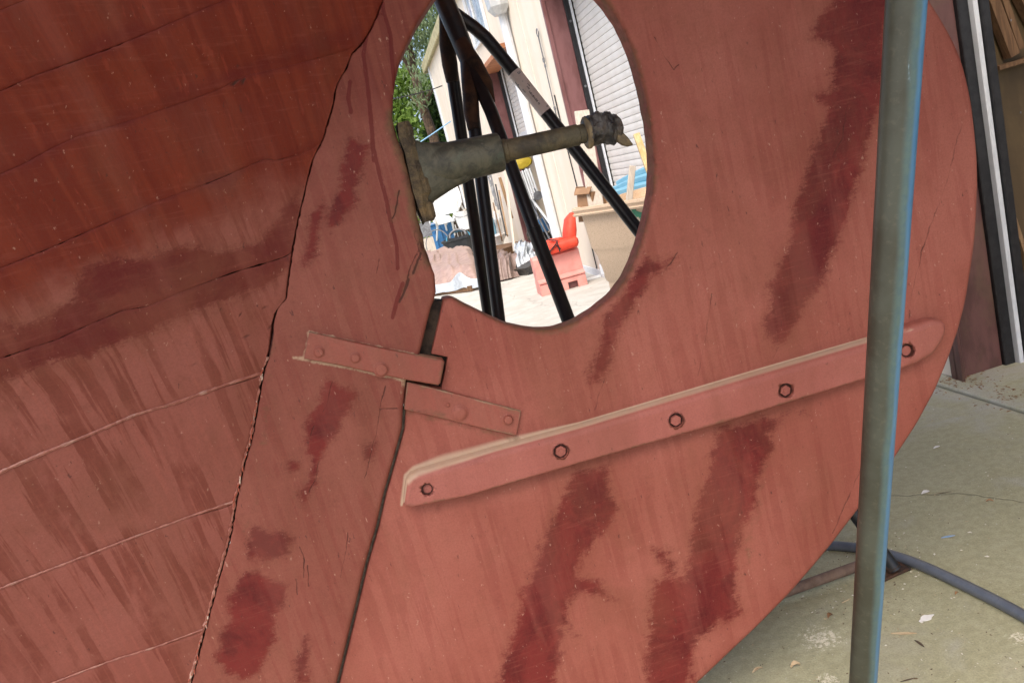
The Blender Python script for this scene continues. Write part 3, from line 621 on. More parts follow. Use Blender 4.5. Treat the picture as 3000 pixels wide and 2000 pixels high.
# --- rudder
INNER = [(1299, 877), (1318, 869), (1345, 883), (1391, 906), (1444, 932), (1483, 950), (1540, 963), (1590, 969), (1636, 963), (1674, 951), (1712, 932), (1750, 906), (1785, 879), (1812, 852), (1838, 814), (1861, 768), (1877, 722), (1890, 680), (1904, 626), (1914, 576), (1919, 519), (1919, 460), (1914, 400), (1905, 340), (1893, 280), (1880, 225), (1868, 180), (1850, 130), (1835, 95), (1815, 57), (1790, 20), (1770, -5), (1720, -60), (1650, -110), (1560, -135), (1450, -120), (1360, -80)]
OUTER = [(2560, -330), (2640, -180), (2690, -70), (2727, 0), (2756, 46), (2783, 92), (2806, 137), (2825, 186), (2840, 245), (2852, 306), (2861, 383), (2868, 459), (2870, 536), (2867, 612), (2862, 700), (2851, 780), (2834, 885), (2812, 970), (2783, 1052), (2745, 1144), (2691, 1243), (2652, 1303), (2614, 1360), (2513, 1501), (2438, 1599), (2379, 1670), (2312, 1746), (2223, 1836), (2134, 1920), (2058, 1992), (1960, 2080), (1850, 2150), (1700, 2220), (1500, 2260), (1000, 2262)]
inn = smooth_poly(INNER, 12, False, 2); inn = inn+np.array([[1.8*mnoise.noise(Vector((i*.35, 1, 5))), 1.8*mnoise.noise(Vector((i*.35, 6, 5)))] for i in range(len(inn))]); outr = smooth_poly(OUTER, 14, False, 2)
notch = [(1181, 1199), (1190, 1119), (1293, 1137), (1312, 1046), (1264, 1036)]
rud_out = [(*p, 1.) for p in inn]+[(1360, -330, 1.)]+[(*p, 1.) for p in outr]+[(*p, .5) for p in resample([(x+7, y) for x, y in JOINT[::-1]], 16, False)]+[(*p, .12) for p in resample(notch, 14, False)[1:]]+[(1286, 940, .3)]
RUD_STAIN = [[(2435, -60), (2435, 0), (2372, 112), (2410, 130), (2445, 150), (2430, 220), (2440, 260), (2385, 280), (2425, 320), (2410, 370), (2395, 400), (2370, 460), (2350, 540), (2327, 600), (2312, 696), (2278, 765), (2251, 837), (2259, 891), (2236, 960), (2266, 1012), (2297, 1000), (2335, 944), (2400, 845), (2427, 761), (2446, 726), (2484, 638), (2510, 540), (2540, 440), (2570, 350), (2592, 240), (2588, 120), (2625, -60)],
 [(1891, 745), (1811, 875), (1773, 925), (1723, 1109), (1738, 1120), (1769, 1101), (1792, 1048), (1826, 944), (1880, 860), (1907, 807), (1945, 791), (1970, 755), (1940, 780)],
 [(1682, 1376), (1785, 1362), (1789, 1425), (1807, 1492), (1776, 1550), (1709, 1630), (1691, 1684), (1754, 1706), (1807, 1755), (1709, 1735), (1682, 1742), (1646, 1796), (1687, 1858), (1646, 1836), (1642, 1903), (1624, 2000), (1600, 2100), (1430, 2100), (1459, 2000), (1499, 1858), (1530, 1773), (1521, 1733), (1553, 1702), (1539, 1679), (1570, 1657), (1579, 1604), (1611, 1523), (1646, 1470)],
 [(2109, 1250), (2358, 1205), (2300, 1225), (2255, 1253), (2262, 1314), (2224, 1387), (2209, 1483), (2171, 1559), (2159, 1640), (2160, 1746), (2175, 1791), (2089, 1836), (2045, 1880), (2020, 1960), (2030, 2080), (1900, 2080), (1887, 1961), (1905, 1791), (1914, 1697), (2002, 1690), (2014, 1651), (2025, 1559), (2041, 1502), (2044, 1444), (2079, 1387), (2083, 1310)],
 [(1915, 1612), (1965, 1612), (1960, 1640), (1985, 1660), (1990, 1690), (1940, 1690), (1950, 1650), (1925, 1640)]]
RUD_PURPLE = [[(2420, 560), (2460, 540), (2450, 640), (2400, 800), (2340, 860), (2310, 960), (2280, 980), (2290, 880), (2330, 760), (2380, 640)], [(2470, 290), (2510, 280), (2480, 420), (2440, 470), (2440, 400)], [(2420, 0), (2590, -20), (2590, 20), (2480, 40)], [(2060, 1640), (2120, 1620), (2110, 1760), (2040, 1860), (2000, 1840)], [(1580, 1640), (1640, 1650), (1600, 1800), (1540, 1850)]]
RUD_CRACK = [[(2557, 40), (2535, 160), (2505, 240), (2480, 320), (2470, 400), (2440, 460)], [(1918, 110), (1950, 170), (1975, 205), (1988, 190)],  [(2282, 1015), (2265, 1050), (2255, 1070)], [(1772, 1110), (1752, 1160), (1745, 1200)],  [(2085, 860), (2070, 980), (2045, 1100)], [(2842, 300), (2800, 420), (2780, 520), (2745, 610), (2700, 740), (2680, 830), (2665, 900)],
 [(1850, 805), (1890, 806), (1940, 800), (1965, 770), (1985, 740)], [(2540, 1330), (2480, 1470), (2440, 1560)]]
BT_TOP = [(1178, 1478), (1189, 1393), (1214, 1372), (1290, 1350), (1367, 1330), (1450, 1305), (1699, 1238), (1849, 1193), (2200, 1088), (2542, 988), (2687, 945)]
CRK['rud'] = [jagged(l) for l in RUD_CRACK]
def rud_attrs(P):
    d = seg_dist(P, BT_TOP); lim = np.interp(P[:, 0], [1170, 1300, 1500, 1700, 2600], [14, 40, 30, 8, 5]); above = P[:, 1] < np.interp(P[:, 0], [p[0] for p in BT_TOP], [p[1] for p in BT_TOP])+30
    du = np.clip(1.05-d/lim, 0, 1)*above
    jd = seg_dist(P, JOINT); du = np.maximum(du, np.clip(.8-jd/16, 0, 1))
    return {'stain': blob(P, RUD_STAIN), 'purple': blob(P, RUD_PURPLE, 45)*.95, 'crack': near(P, CRK['rud'], 10)*.74, 'dust': du,
            'light': near(P, [[(1330, 1152), (1526, 1204), (1513, 1278), (1400, 1254), (1290, 1226)], [(2098, 1470), (2085, 1560), (2060, 1650), (2045, 1750)], [(1735, 1560), (1750, 1535), (1770, 1552), (1755, 1572), (1737, 1562)], [(2055, 200), (2075, 260), (2100, 320), (2115, 345)]], 7)*.62,
            'grime': np.maximum(np.clip(.75-seg_dist(P, INNER)/42, 0, 1), np.maximum(near(P, [[(1195, 1210), (1350, 1245), (1510, 1285)], [(1185, 1205), (1170, 1300)]], 30)*.7, near(P, [[(2260, 1330), (2200, 1560), (2170, 1750)]], 60)*.5))}
GR = .030
rudder = weld(slab(rud_out, GR, -GR, .011, 9.5, rud_attrs, lines=CRK['rud']+[resample(BT_TOP, 7, False), resample([(x, y-9) for x, y in BT_TOP], 7, False), resample([(x, y-20) for x, y in BT_TOP[:7]], 8, False)]).build('rudder', 'rudder', boat, True))
ps = [(1194, 1119, .5), (1290, 1141, 1), (1420, 1176, 1), (1526, 1204, .5), (1513, 1276, .5), (1400, 1252, 1), (1290, 1224, 1), (1184, 1199, .5)]
pst = weld(slab(ps, GR+.010, GR-.02, .0035, 9, strap_attr).build('pintle_strap', 'strap', rudder, True))
hexbolt(pst, 1347, 1209, GR+.010, .0155, .006, 16).name = 'rivet'; hexbolt(pst, 1487, 1227, GR+.010, .0105, .011, 12)
for x, y, r in ((1312, 1186, .004),): hexbolt(pst, x, y, GR+.010, r, .002, 8)
# --- batten
GB = GR+.036
bt = [(1186, 1482, .6), (1183, 1470, .8), (1190, 1412, 1), (1203, 1396, 1), (1225, 1386, 1.2), (1300, 1364, 1.3), (1367, 1345, 1.3), (1450, 1321, 1.3), (1699, 1254, 1.3), (1849, 1210, 1.3), (2200, 1106, 1.3), (2542, 1004, 1.3), (2690, 950, 1.2), (2735, 936, 1), (2762, 938, 1), (2774, 950, 1), (2776, 972, 1), (2764, 1002, 1), (2737, 1040, 1), (2690, 1066, 1), (2633, 1084, .5), (2534, 1111, .4), (2121, 1238, .4), (1699, 1357, .4), (1367, 1454, .4), (1206, 1486, .4)]
bt = [tuple(p) for p in resample(bt, 24)]
HOLES = [(1252, 1434, 18), (1643, 1322, 22), (1981, 1231, 22), (2304, 1144, 22), (2660, 1027, 21)]
holes = [[(x+r*math.cos(a), y+r*math.sin(a)) for a in np.linspace(0, 2*math.pi, 25)[:-1]] for x, y, r in HOLES]
def bat_attrs(P):
    top = np.array([(p[0], p[1]+15) for p in BT_TOP]); d = seg_dist(P, top); yt = np.interp(P[:, 0], top[:, 0], top[:, 1])
    k = np.interp(P[:, 0], [1170, 1260, 1400, 1700, 2200, 2700], [24, 18, 10, 8, 9, 6])
    return {'dust': np.clip(1.1-d/k*.8, 0, 1)*(P[:, 1] < yt+30), 'crack': np.clip(near(P, [h+[h[0]] for h in holes], 8)*1.0, 0, 1)*.62, 'light': near(P, [h[3:11] for h in holes], 12)*.45,
            'grime': near(P, [[(1186, 1482), (1367, 1454), (1699, 1357), (2534, 1111), (2640, 1082)], [(1186, 1480), (1215, 1420)]], 14)*.7, 'purple': near(P, [[(1230, 1400), (1450, 1335), (1700, 1266)]], 16)*.46}
M['batten'] = paint('batten paint', (.262, .074, .056), (.32, .105, .082), (.13, .02, .017), (.21, .055, .042), .12)
g_ = None
mbt = slab(bt, GB, GR-.012, .0125, 9, bat_attrs, holes=holes)
for (x, y, r), h in zip(HOLES, holes):
    k = len(mbt.v); nh = len(h)
    for gg, f in ((GB, 1.), (GB-.012, .97)): mbt.v += [tuple(bp(x+(a-x)*f, y+(b-y)*f, GB)-BY*(gg-GB)) for a, b in h]
    mbt.v.append(tuple(bp(x, y, GB)-BY*(-.012)))
    for j in range(nh): q = (j+1) % nh; mbt.f.append((k+j, k+q, k+nh+q, k+nh+j)); mbt.f.append((k+nh+j, k+nh+q, k+2*nh))
    P2 = np.array(list(h)*2+[(x, y)]); mbt.at = {kk: np.concatenate([v, np.concatenate([np.ones(nh)*(.3 if kk == 'crack' else 0), np.ones(nh+1)*(1. if kk == 'crack' else 0)])]) for kk, v in mbt.at.items()}  # bolt hole walls and floors darkened, recess shade put into the colour
batten = weld(mbt.build('batten', 'batten', rudder, True))
for i, (x, y, r) in enumerate(HOLES):
    deep_ = (.011, .005, .0035, .006, .008)[i]; c = bp(x+1.5, y+2, GB)
    m2 = MB(); n = 6 if i in (1, 2, 3) else 14; rb = (r-4.5)/1330.
    rings = [[c+BY*dd+rb*f*(math.cos(2*math.pi*j/n+.25)*BX+math.sin(2*math.pi*j/n+.25)*np.array((0, 0, 1.))) for j in range(n)] for f, dd in ((1., .013), (1., deep_+.0015), (.93, deep_), (.5, deep_), (.46, deep_-(.002 if i in (1, 3) else 0.)))]
    m2.loft(rings).build('bolt', 'batten', batten, True)

# --- stern bearing, shaft, wrapped shaft end
def spt(x, dy=0., dn=0.):                # point on the shaft line at picture column x
    return bp(x, 438-.2216*(x-1500), 0)+np.array((0, 0, 1.))*dy-BY*dn
SA = spt(1700)-spt(1200); SA /= np.linalg.norm(SA); SV = np.cross(SA, BY); SV /= np.linalg.norm(SV)
if SV[2] < 0: SV = -SV
def ell(c, a, b, n=28, p=1.):
    out = []
    for j in range(n):
        t = 2*math.pi*j/n; ct, st = math.cos(t), math.sin(t)
        out.append(c+a*math.copysign(abs(ct)**p, ct)*SV+b*math.copysign(abs(st)**p, st)*BY)
    return out
brg = MB(); rings = []
for x, a, b in ((1228, .026, .024), (1246, .038, .036), (1270, .0435, .042), (1310, .0445, .0445), (1380, .0425, .0425), (1458, .0415, .0415), (1466, .040, .040), (1469, .036, .036), (1469, .024, .024)): rings.append(ell(spt(x), a, b, 36))
sb = brg.loft(rings).build('stern_bearing', 'bronze_green', boat, True)
m2 = MB(); rings = []
for x, hu, hd, b in ((1200, .090, .112, .040), (1212, .080, .104, .040), (1228, .066, .084, .040), (1250, .056, .070, .039), (1275, .050, .062, .037), (1300, .046, .056, .033), (1325, .043, .050, .030), (1350, .042, .046, .034), (1400, .036, .034, .028)):
    c = spt(x); r = []
    for j in range(36):
        t = 2*math.pi*j/36; h = hu if math.cos(t) > 0 else hd; ct, st = math.cos(t), math.sin(t)
        jj = 1+.05*mnoise.noise(Vector((x*.02, 3*ct, 3*st)))
        r.append(c+jj*(h*math.copysign(abs(ct)**.8, ct)*SV+b*math.copysign(abs(st)**.6, st)*BY))
    rings.append(r)
m2.loft(rings).build('flare', 'flare', sb, True, sharp=50)
m2 = MB(); rings = []                     # bolting flange following the post's edge
for (x, y), w in zip(((1166, 362), (1178, 402), (1190, 448), (1204, 500), (1216, 555), (1226, 605), (1234, 648)), (.012, .014, .014, .014, .013, .012, .008)):
    c = bp(x+16, y, 0); rings.append([c+w*sx*BX+.043*sy*BY+.003*rng.uniform(-1, 1)*BX for sx, sy in ((-1.3, -1), (-.2, -1.08), (.75, -.9), (1, -.3), (1, .3), (.75, .9), (-.2, 1.08), (-1.3, 1))])
m2.loft(rings).build('flange', 'crust', sb, True)
for (x, y, s) in ((1190, 385, .7), (1236, 545, .9), (1250, 618, .9)):
    c = bp(x+8, y, .030); m2 = MB(); m2.box(c, (.024*s, .03, .048*s), np.array((SA, BY, SV)), .008); m2.build('flange_nut', 'crust', sb, True)
m2 = MB(); rings = [ell(spt(x), r, r, 30) for x, r in ((1462, .0225), (1472, .0255), (1484, .0255), (1486, .0232), (1600, .0230), (1693, .0225), (1695, .0205), (1735, .0205))]
shaft = m2.loft(rings).build('propeller_shaft', 'bronze', boat, True)
m2 = MB(); rings = []
for i, x in enumerate(np.linspace(1712, 1822, 26)):
    f = i/25; base = np.interp(f, [0, .05, .12, .2, .45, .7, .78, .86, .95, 1], [.022, .030, .033, .031, .036, .035, .027, .031, .022, .008]); r = []
    for j in range(40):
        t = 2*math.pi*j/40; d = base*(1+.22*mnoise.noise(Vector((f*4.5, 1.7*math.cos(t), 1.7*math.sin(t))))+.13*mnoise.noise(Vector((f*14, 4*math.cos(t), 4*math.sin(t)))))
        r.append(spt(x)+d*(math.cos(t)*SV+math.sin(t)*BY)+np.array((0, 0, .004*math.sin(f*5))))
    rings.append(r)
wrap = m2.loft(rings).build('shaft_wrapping', 'tape', shaft, True, sharp=25)
m2 = MB(); m2.loft([[p+0*SA for p in ell(spt(x), r, r, 24)] for x, r in ((1713, .031), (1716, .0345), (1724, .0345), (1727, .032))]); m2.build('wrapping_tie', 'tie', wrap, True)
m2 = MB(); pts = [bp(1798, 388, .01), bp(1815, 402, .012), bp(1830, 414, .014), bp(1843, 421, .014), bp(1854, 424, .014)]; m2.tube(pts, [.010, .012, .011, .007, .001], 8); m2.build('wrapping_tail', 'tie', wrap, True)
# --- stern overhang sized to shade the rudder, and far side of the hull (out of the picture, above and behind)
m2 = MB(); topc = smooth_poly(SEAMS[-1], 60, False); A = [hp(x, y) for x, y in topc]; rowB = []
for p in A: q = blc(p); rowB.append(bw(q[0]*1.02, min(1.45, -q[1]+.8), max(2.5, q[2]+.06)))
m2.loft([A, rowB], cap=False, closed=False)
ur = blc(A[-1])[0]
m2.add([bw(ur, -1.55, 2.55), bw(ur, 1.55, 2.55), bw(1.9, 1.5, 2.66), bw(1.9, -1.5, 2.66), bw(ur, 0, 2.30), bw(1.9, 0, 2.46), A[-1]], [(4, 1, 2, 5), (0, 4, 5, 3), (2, 3, 5), (6, 1, 4)])
m2.add([bw(-2.4, -1.4, 2.95), bw(ur, -1.4, 2.95), bw(ur, 1.4, 2.95), bw(-2.4, 1.45, 2.95)], [(0, 1, 2, 3)])
m2.add([bw(ur, -1.4, 2.95), bw(ur, 1.4, 2.95), bw(ur, 1.4, 2.55), bw(ur, -1.4, 2.55)], [(0, 1, 2, 3)])
m2.build('shading_counter', 'hull', boat)
m2 = MB(); rows = []
for v in np.linspace(.0, 2.95, 16):
    row = []
    for w in np.linspace(0, 2.2, 14):
        u = float(np.interp(v, RV, RU))-w; sl = .10+.40*max(0., v-.35); row.append(bw(u, -(GP-.004+math.tanh(sl*w)), v))
    rows.append(row)
m2.loft(rows, cap=False, closed=False); m2.build('far_side_planking', 'hull', boat, True)
m2 = MB(); m2.box(bw(-1.7, 0, .12), (2.3, .09, .24), np.array((BX, BY, (0, 0, 1.))), .01); m2.build('keel', 'hull', boat)

# ------------------------------------------------------------------ warehouse along the right
FO = gr(2810, 1122); FT = math.atan2(1.02069, -.12423)
FX = np.array((math.cos(FT), math.sin(FT), 0)); FY = np.array((-math.sin(FT), math.cos(FT), 0)); FZ = np.array((0, 0, 1.))   # along, outward, up
FA = np.array((FX, FY, FZ))
def fw(s, o, z): return FO+s*FX+o*FY+z*FZ
def fp(x, y, o=0.):                      # picture point -> (s, z) on the wall plane shifted outward by o
    d = ray(x, y); t = (o-(CAM-FO)@FY)/(d@FY); q = CAM+t*d-FO; return q@FX, q[2]
def fbox(mb, s0, s1, o0, o1, z0, z1, bev=0.): return mb.box(fw((s0+s1)/2, (o0+o1)/2, (z0+z1)/2), (abs(s1-s0), abs(o1-o0), abs(z1-z0)), FA, bev)
wh = thing('warehouse', 'cream walled warehouse with maroon door frames and roller shutters, behind the boat', 'building', FO, FT)
def part(name, mat, parent, *boxes, bev=0., smooth=False):
    m = MB()
    for b in boxes: fbox(m, *b, bev)
    return m.build(name, mat, parent, smooth)
TH = .22
# wall sheets: narrow panels with standing seams between them
def wall_run(s0, s1, z0, z1, n):
    for i in range(n):
        a = s0+(s1-s0)*i/n; b = s0+(s1-s0)*(i+1)/n
        part('wall_panel', 'wall', wh, (a+.004, b-.004, -TH, 0.004*(i % 2), z0, z1), bev=.006)
wall_run(6.03, 8.40, .02, 4.7, 2); wall_run(11.0, 19.1, .02, 4.7, 7); wall_run(.03, 1.2, .02, 4.7, 1)
wall_run(8.42, 10.98, 3.27, 4.7, 2); wall_run(1.22, 6.01, 3.42, 4.7, 4); wall_run(-6.5, .01, 3.6, 4.7, 5)
m = MB(); fbox(m, 19.1, 19.16, -8, -.02, 0, 4.7); m.build('gable_wall', 'wall', wh)
m = MB(); fbox(m, 18.98, 19.20, -.1, .035, 0, 4.7, .01); m.build('corner_board', 'white_trim', wh)
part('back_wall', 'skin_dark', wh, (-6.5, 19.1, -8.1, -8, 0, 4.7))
part('roof_deck', 'roof', wh, (-6.6, 19.75, -8.2, .12, 4.78, 4.88))
part('fascia', 'roof', wh, (-6.6, 19.75, .085, .12, 4.66, 4.775)); part('barge_board', 'roof', wh, (19.71, 19.75, -8.2, .08, 4.64, 4.775))
part('soffit', 'roof', wh, (-6.5, 19.70, -.2, .08, 4.705, 4.73))
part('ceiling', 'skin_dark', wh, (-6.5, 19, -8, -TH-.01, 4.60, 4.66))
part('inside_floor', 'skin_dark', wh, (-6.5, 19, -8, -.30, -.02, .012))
# pale threshold slabs of the open bay
part('threshold_slab', M['ground'], wh, (-5.0, .45, -.42, .09, .0, .022), bev=.006)
part('base_flashing', 'white_trim', wh, (6.05, 8.38, .006, .02, .0, .09)); 
# closed shutter (near) and half open shutter (far)
def shutter(s0, s1, o, z0, z1, pitch, label=None, bottom=True):
    d = part('roller_door', 'rubber', wh, (s0-.0, s1+.0, o-.06, o-.03, z0, z1))
    if label: d['label'] = label
    me = None; n = int((z1-z0)/pitch)
    for i in range(n):
        z = z1-(i+.5)*pitch
        if me is None:
            m = MB(); prof = [(-.010, -.5), (0, -.46), (.0025, -.3), (.004, 0), (.0025, .3), (0, .45), (-.010, .48)]; prof = [(a, b*pitch) for a, b in prof]+[(-.03, .48*pitch), (-.03, -.5*pitch)]
            L = (s1-s0)/2-.005
            m.loft([[np.array((e*L, a, b)) for a, b in prof] for e in (-1, 1)])
            ob = m.build('slat', 'slat', d, False, world=False); me = ob.data
        else: ob = bpy.data.objects.new('slat', me); link(ob, d)
        q = fw((s0+s1)/2, o, z)-FO; ob.location = (q@FX, q@FY, q[2])
    if bottom: part('bottom_rail', 'lblue' if False else 'white_trim', d, (s0, s1, o-.03, o+.012, z0-.05, z0+.075), bev=.008)
    return d
shutter(1.25, 5.985, -.345, .12, 3.5, .0735, 'fully closed roller door')
shutter(8.44, 10.935, -.345, 2.02, 3.27, .0735, 'half raised roller door')
def jamb(s, z1, sgn=-1, dirty=False, bolts=()):
    """steel channel in the reveal at s, then black seal, bright track edge; sgn: side the opening lies on"""
    mt = 'maroon_dirty' if dirty else 'maroon'
    a, b = (s, s+.03) if sgn < 0 else (s-.03, s)
    j = part('door_jamb', mt, wh, (a, b, -.240, .012, 0, z1), (a-.02*(-sgn), b, -.03 if True else 0, .014, 0, z1), bev=.003)
    part('jamb_lip', mt, j, (s+.028*sgn*-1-.05*(-sgn), s+.03, .012, .024, 0, z1)) if False else None
    part('door_seal', 'rubber', j, (s+.02*sgn, s+.03*-sgn, -.296, -.241, 0, z1), bev=.004)
    part('track_edge', 'white_trim', j, (s+.045*sgn, s+.03*-sgn, -.322, -.298, 0, z1), bev=.003)
    for z in bolts:
        m = MB(); c = fw(s+.02*sgn, -.268, z); m.tube([c, c+FX*sgn*.014], .014, 8); m.build('seal_bolt', 'grey_metal', j, True)
    return j
jamb(6.0, 3.5, -1, False, (2.95, 2.22, 1.55, .9)); jamb(10.95, 3.27, -1)
jb = jamb(0., 3.6, -1, True)
part('outer_seal', 'rubber', jb, (-.06, .03, -.365, -.325, 0, 3.6), bev=.004)
part('jamb_flange', 'maroon_dirty', jb, (-.05, -.002, .001, .014, 0, 3.6), bev=.002)
m = MB(); fbox(m, 8.42, 10.93, -.26, .10, 3.19, 3.262, .004); m.build('door_lintel', 'lintel', wh)
part('door_lintel', 'maroon', wh, (1.22, 6.0, -.26, .02, 3.42, 3.50))
m = MB(); fbox(m, 5.83, 5.998, -.10, -.085, .0, 2.03); bd = None
# downpipe with its hopper
dp = MB(); dp.tube([fw(7.88, .075, 3.55), fw(7.88, .075, 1.1)], .062, 10); pipe = dp.build('downpipe', 'white_trim', wh, True)
MB().tube([fw(7.88, .075, 1.14), fw(7.88, .075, .03)], .068, 10).build('lower_pipe', 'white_trim', pipe, True)
m = MB(); m.loft([[fw(7.80+a*w, .12+b*w, z) for a, b in ((-1, -1), (1, -1), (1.3, 0), (1, 1), (-1, 1), (-1.3, 0))] for z, w in ((3.52, .07), (3.62, .13), (3.78, .14), (3.9, .13))]); m.build('rainwater_hopper', 'hopper_grey', wh)
# window high on the wall
s0, z0 = fp(1430, 70); w = MB(); s1 = s0+1.5
win = part('window', 'white_trim', wh, (s0, s0+.05, .005, .05, 3.62, 4.62), (s1-.05, s1, .005, .05, 3.62, 4.62), (s0+.05, s1-.05, .005, .05, 3.62, 3.67), (s0+.05, s1-.05, .005, .05, 4.57, 4.62))
part('pane', 'glass', win, (s0+.05, s1-.05, .008, .02, 3.67, 4.57)); part('mullion', 'white_trim', win, (s0+.9, s0+.94, .021, .045, 3.67, 4.57))
# partition and timbers inside the open bay
part('plywood_partition', 'ply', wh, (.16, .18, -5.2, -.42, .012, 4.6))
def inbar(name, mat, a, b, w, h): m = MB(); bar(m, fw(*a), fw(*b), w, h, up=FX); return m.build(name, mat, wh)
zt = 1.5+.02
def ip(x, y, s):                          # picture point on the plane s = const inside the bay
    d = ray(x, y); t = (s-(CAM-FO)@FX)/(d@FX); q = CAM+t*d-FO; return (s, q@FY, q[2])
for (a, b, w, h) in (((2905, 205), (3120, 140), .02, .10), ((2880, -60), (2965, 165), .05, .045), ((2915, -60), (2985, 145), .03, .04), ((2965, -60), (3060, 130), .05, .05), ((3005, -60), (3110, 140), .04, .05)):
    inbar('stud', 'wood_dark', ip(*a, .12), ip(*b, .12), w, h)
inbar('cleat_board', 'wood', ip(2962, 640, .13), ip(3010, 790, .13), .02, .05)
m = MB(); pts = [ip(2950, -40, .08), ip(2962, 60, .08), ip(2974, 190, .08), ip(2990, 330, .08), ip(3002, 430, .08)]
c = resample([np.array(fw(*p)) for p in pts], .012, False)
ch = thing('hanging_chain', 'thin bead chain hanging in front of the brown partition in the open bay', 'chain', c[-1])
for i, p in enumerate(c): m.box(p, (.005, .0035, .009), np.array((BX, BY, FZ)) if i % 2 else np.array((BY, BX, FZ)))
m.build('links', 'grey_metal', ch, kind='stuff')
# chain with ring on the wall
ct = fp(1583, 100); cb = fp(1637, 338)
ch = thing('hanging_chain', 'thin chain with a round ring on top, hanging on the cream wall', 'chain', fw(ct[0], .02, ct[1]))
m = MB(); c0 = fw(ct[0], .03, ct[1]+.02); m.tube([c0+.045*(math.cos(a)*FX*-1+math.sin(a)*FZ) for a in np.linspace(0, 2*math.pi, 17)], .007, 6); m.build('ring', 'grey_metal', ch, True)
m = MB(); a = fw(ct[0], .03, ct[1]-.03); b = fw(cb[0], .03, cb[1])
for i in range(60):
    p = a+(b-a)*i/59.; m.box(p, (.018 if i < 16 else .008, .012, .026), FA)
for z, r in ((.32, .026), (.40, .02), (1., .022)): m.box(a+(b-a)*z*.9, (r*1.4, r, r*2), FA, .004)
m.build('links', 'grey_metal', ch, kind='stuff')
m = MB(); l1 = fp(1655, 400); l2 = fp(1712, 620); m.tube([fw(l1[0], .01, l1[1]+.5), fw(l1[0], .01, l1[1]), fw(l2[0], .012, l2[1]), fw(l2[0], .012, .05)], .007, 6)
tag(m.build('wall_cable', 'rubber', None, True), 'thin black cable running straight down the cream wall left of the tan cart', 'cable')
# things stored inside the far bay
sh = lambda s, o, z: fw(s, o, z)
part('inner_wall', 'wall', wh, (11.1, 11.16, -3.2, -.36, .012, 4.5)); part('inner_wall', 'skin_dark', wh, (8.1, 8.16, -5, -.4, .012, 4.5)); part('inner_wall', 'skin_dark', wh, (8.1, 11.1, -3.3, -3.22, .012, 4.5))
def depthp(x, y, s): d = ray(x, y); t = (s-(CAM-FO)@FX)/(d@FX); return CAM+t*d
def poles(name, label, mat, pairs, s, r, group=None):
    for i, (a, b) in enumerate(pairs):
        A = depthp(*a, s+.02*i); B = depthp(*b, s-.25); m = MB(); m.tube([A, B], r, 8); o = m.build(name, mat, None, True); tag(o, label[i] if isinstance(label, list) else label, 'pole', group)
poles('metal_pole', ['topmost of the four thin grey poles leaning in the half open bay', 'second from the top of the four thin grey poles leaning in the half open bay', 'lowest of the four thin grey poles leaning in the half open bay', 'steepest of the four thin grey poles leaning in the half open bay'], 'grey_metal', [((1556, 568), (1618, 688)), ((1547, 575), (1612, 703)), ((1536, 590), (1604, 713)), ((1550, 604), (1588, 714))], 10.2, .018, 'poles leaning in the half open bay')
poles('white_pole', 'white pipe leaning highest among the grey poles in the half open bay', 'white_plastic', [((1560, 585), (1622, 668))], 10.0, .022)
m = MB(); A = depthp(1537, 498, 9.9); B = depthp(1566, 582, 9.9); ax = axes(B-A, FX)
for i in range(5): m.box((A+B)/2+ax[1]*(i-2)*.042, (np.linalg.norm(B-A), .034, .02), ax, .008)
tag(m.build('ribbed_panel', 'white_plastic', None), 'narrow white ribbed panel hanging in the half open bay', 'panel')
m = MB(); c = depthp(1527, 478, 10.1); m.loft([[c+np.array((r*math.cos(a)*1.3, -.03+k, r*math.sin(a)*.7)) for a in np.linspace(0, 2*math.pi, 13)[:-1]] for r, k in ((.03, -.06), (.13, -.04), (.15, .02), (.10, .08))]); tag(m.build('yellow_float', 'yellow', None, True), 'small yellow float hanging under the half raised roller door', 'float')
m = MB(); c = depthp(1576, 573, 9.8); m.tube([c-FX*.02, c+FX*.03], .075, 14); b2 = thing('desk_fan', 'small round grey fan leaning in the half open bay', 'fan', c); m.build('cage', 'grey_metal', b2, True); m = MB(); m.tube([c, c+np.array((0, 0, .13))+.03*FY], .012, 6); m.build('handle', 'grey_metal', b2, True)
m = MB(); c = depthp(1598, 657, 10.3); m.box(c, (.3, .3, .22), FA, .02); tag(m.build('blue_crate', 'blue', None), 'small dark blue crate behind the leaning poles', 'crate')
m = MB()
for x, y0, y1 in ((1522, 400, 440), (1530, 398, 455), (1538, 392, 440)):
    m.tube([depthp(x, y0, 10.6), depthp(x+6, (y0+y1)/2, 10.58), depthp(x+7, y1, 10.6)], .012, 6)
tag(m.build('hanging_rope', 'rubber', None, True), 'dark ropes hanging on the back wall under the half raised roller door', 'rope')
for i, (x0, y0, x1, y1, mt, lb) in enumerate(((1464, 520, 1500, 640, 'wood', 'narrow orange brown board standing at the far jamb of the half open bay'), (1512, 500, 1540, 600, 'wood', 'narrow tan board standing beside the white ribbed panel'))):
    m = MB(); bar(m, depthp(x0, y0, 10.7-i*.7), depthp(x1, y1, 10.7-i*.7), .05, .03, FX); tag(m.build('leaning_board', mt, None), lb, 'board')
m = MB()
for k in range(7):
    c = depthp(1556+8*k+(k % 3)*6, 690+5*(k % 4), 10.5); m.box(c, (.14, .12, .16), axes((1, .3*k, 0)), .02)
tag(m.build('scrap_heap', 'tape', None, kind='stuff'), 'dark clutter on the floor behind the leaning poles', 'clutter')
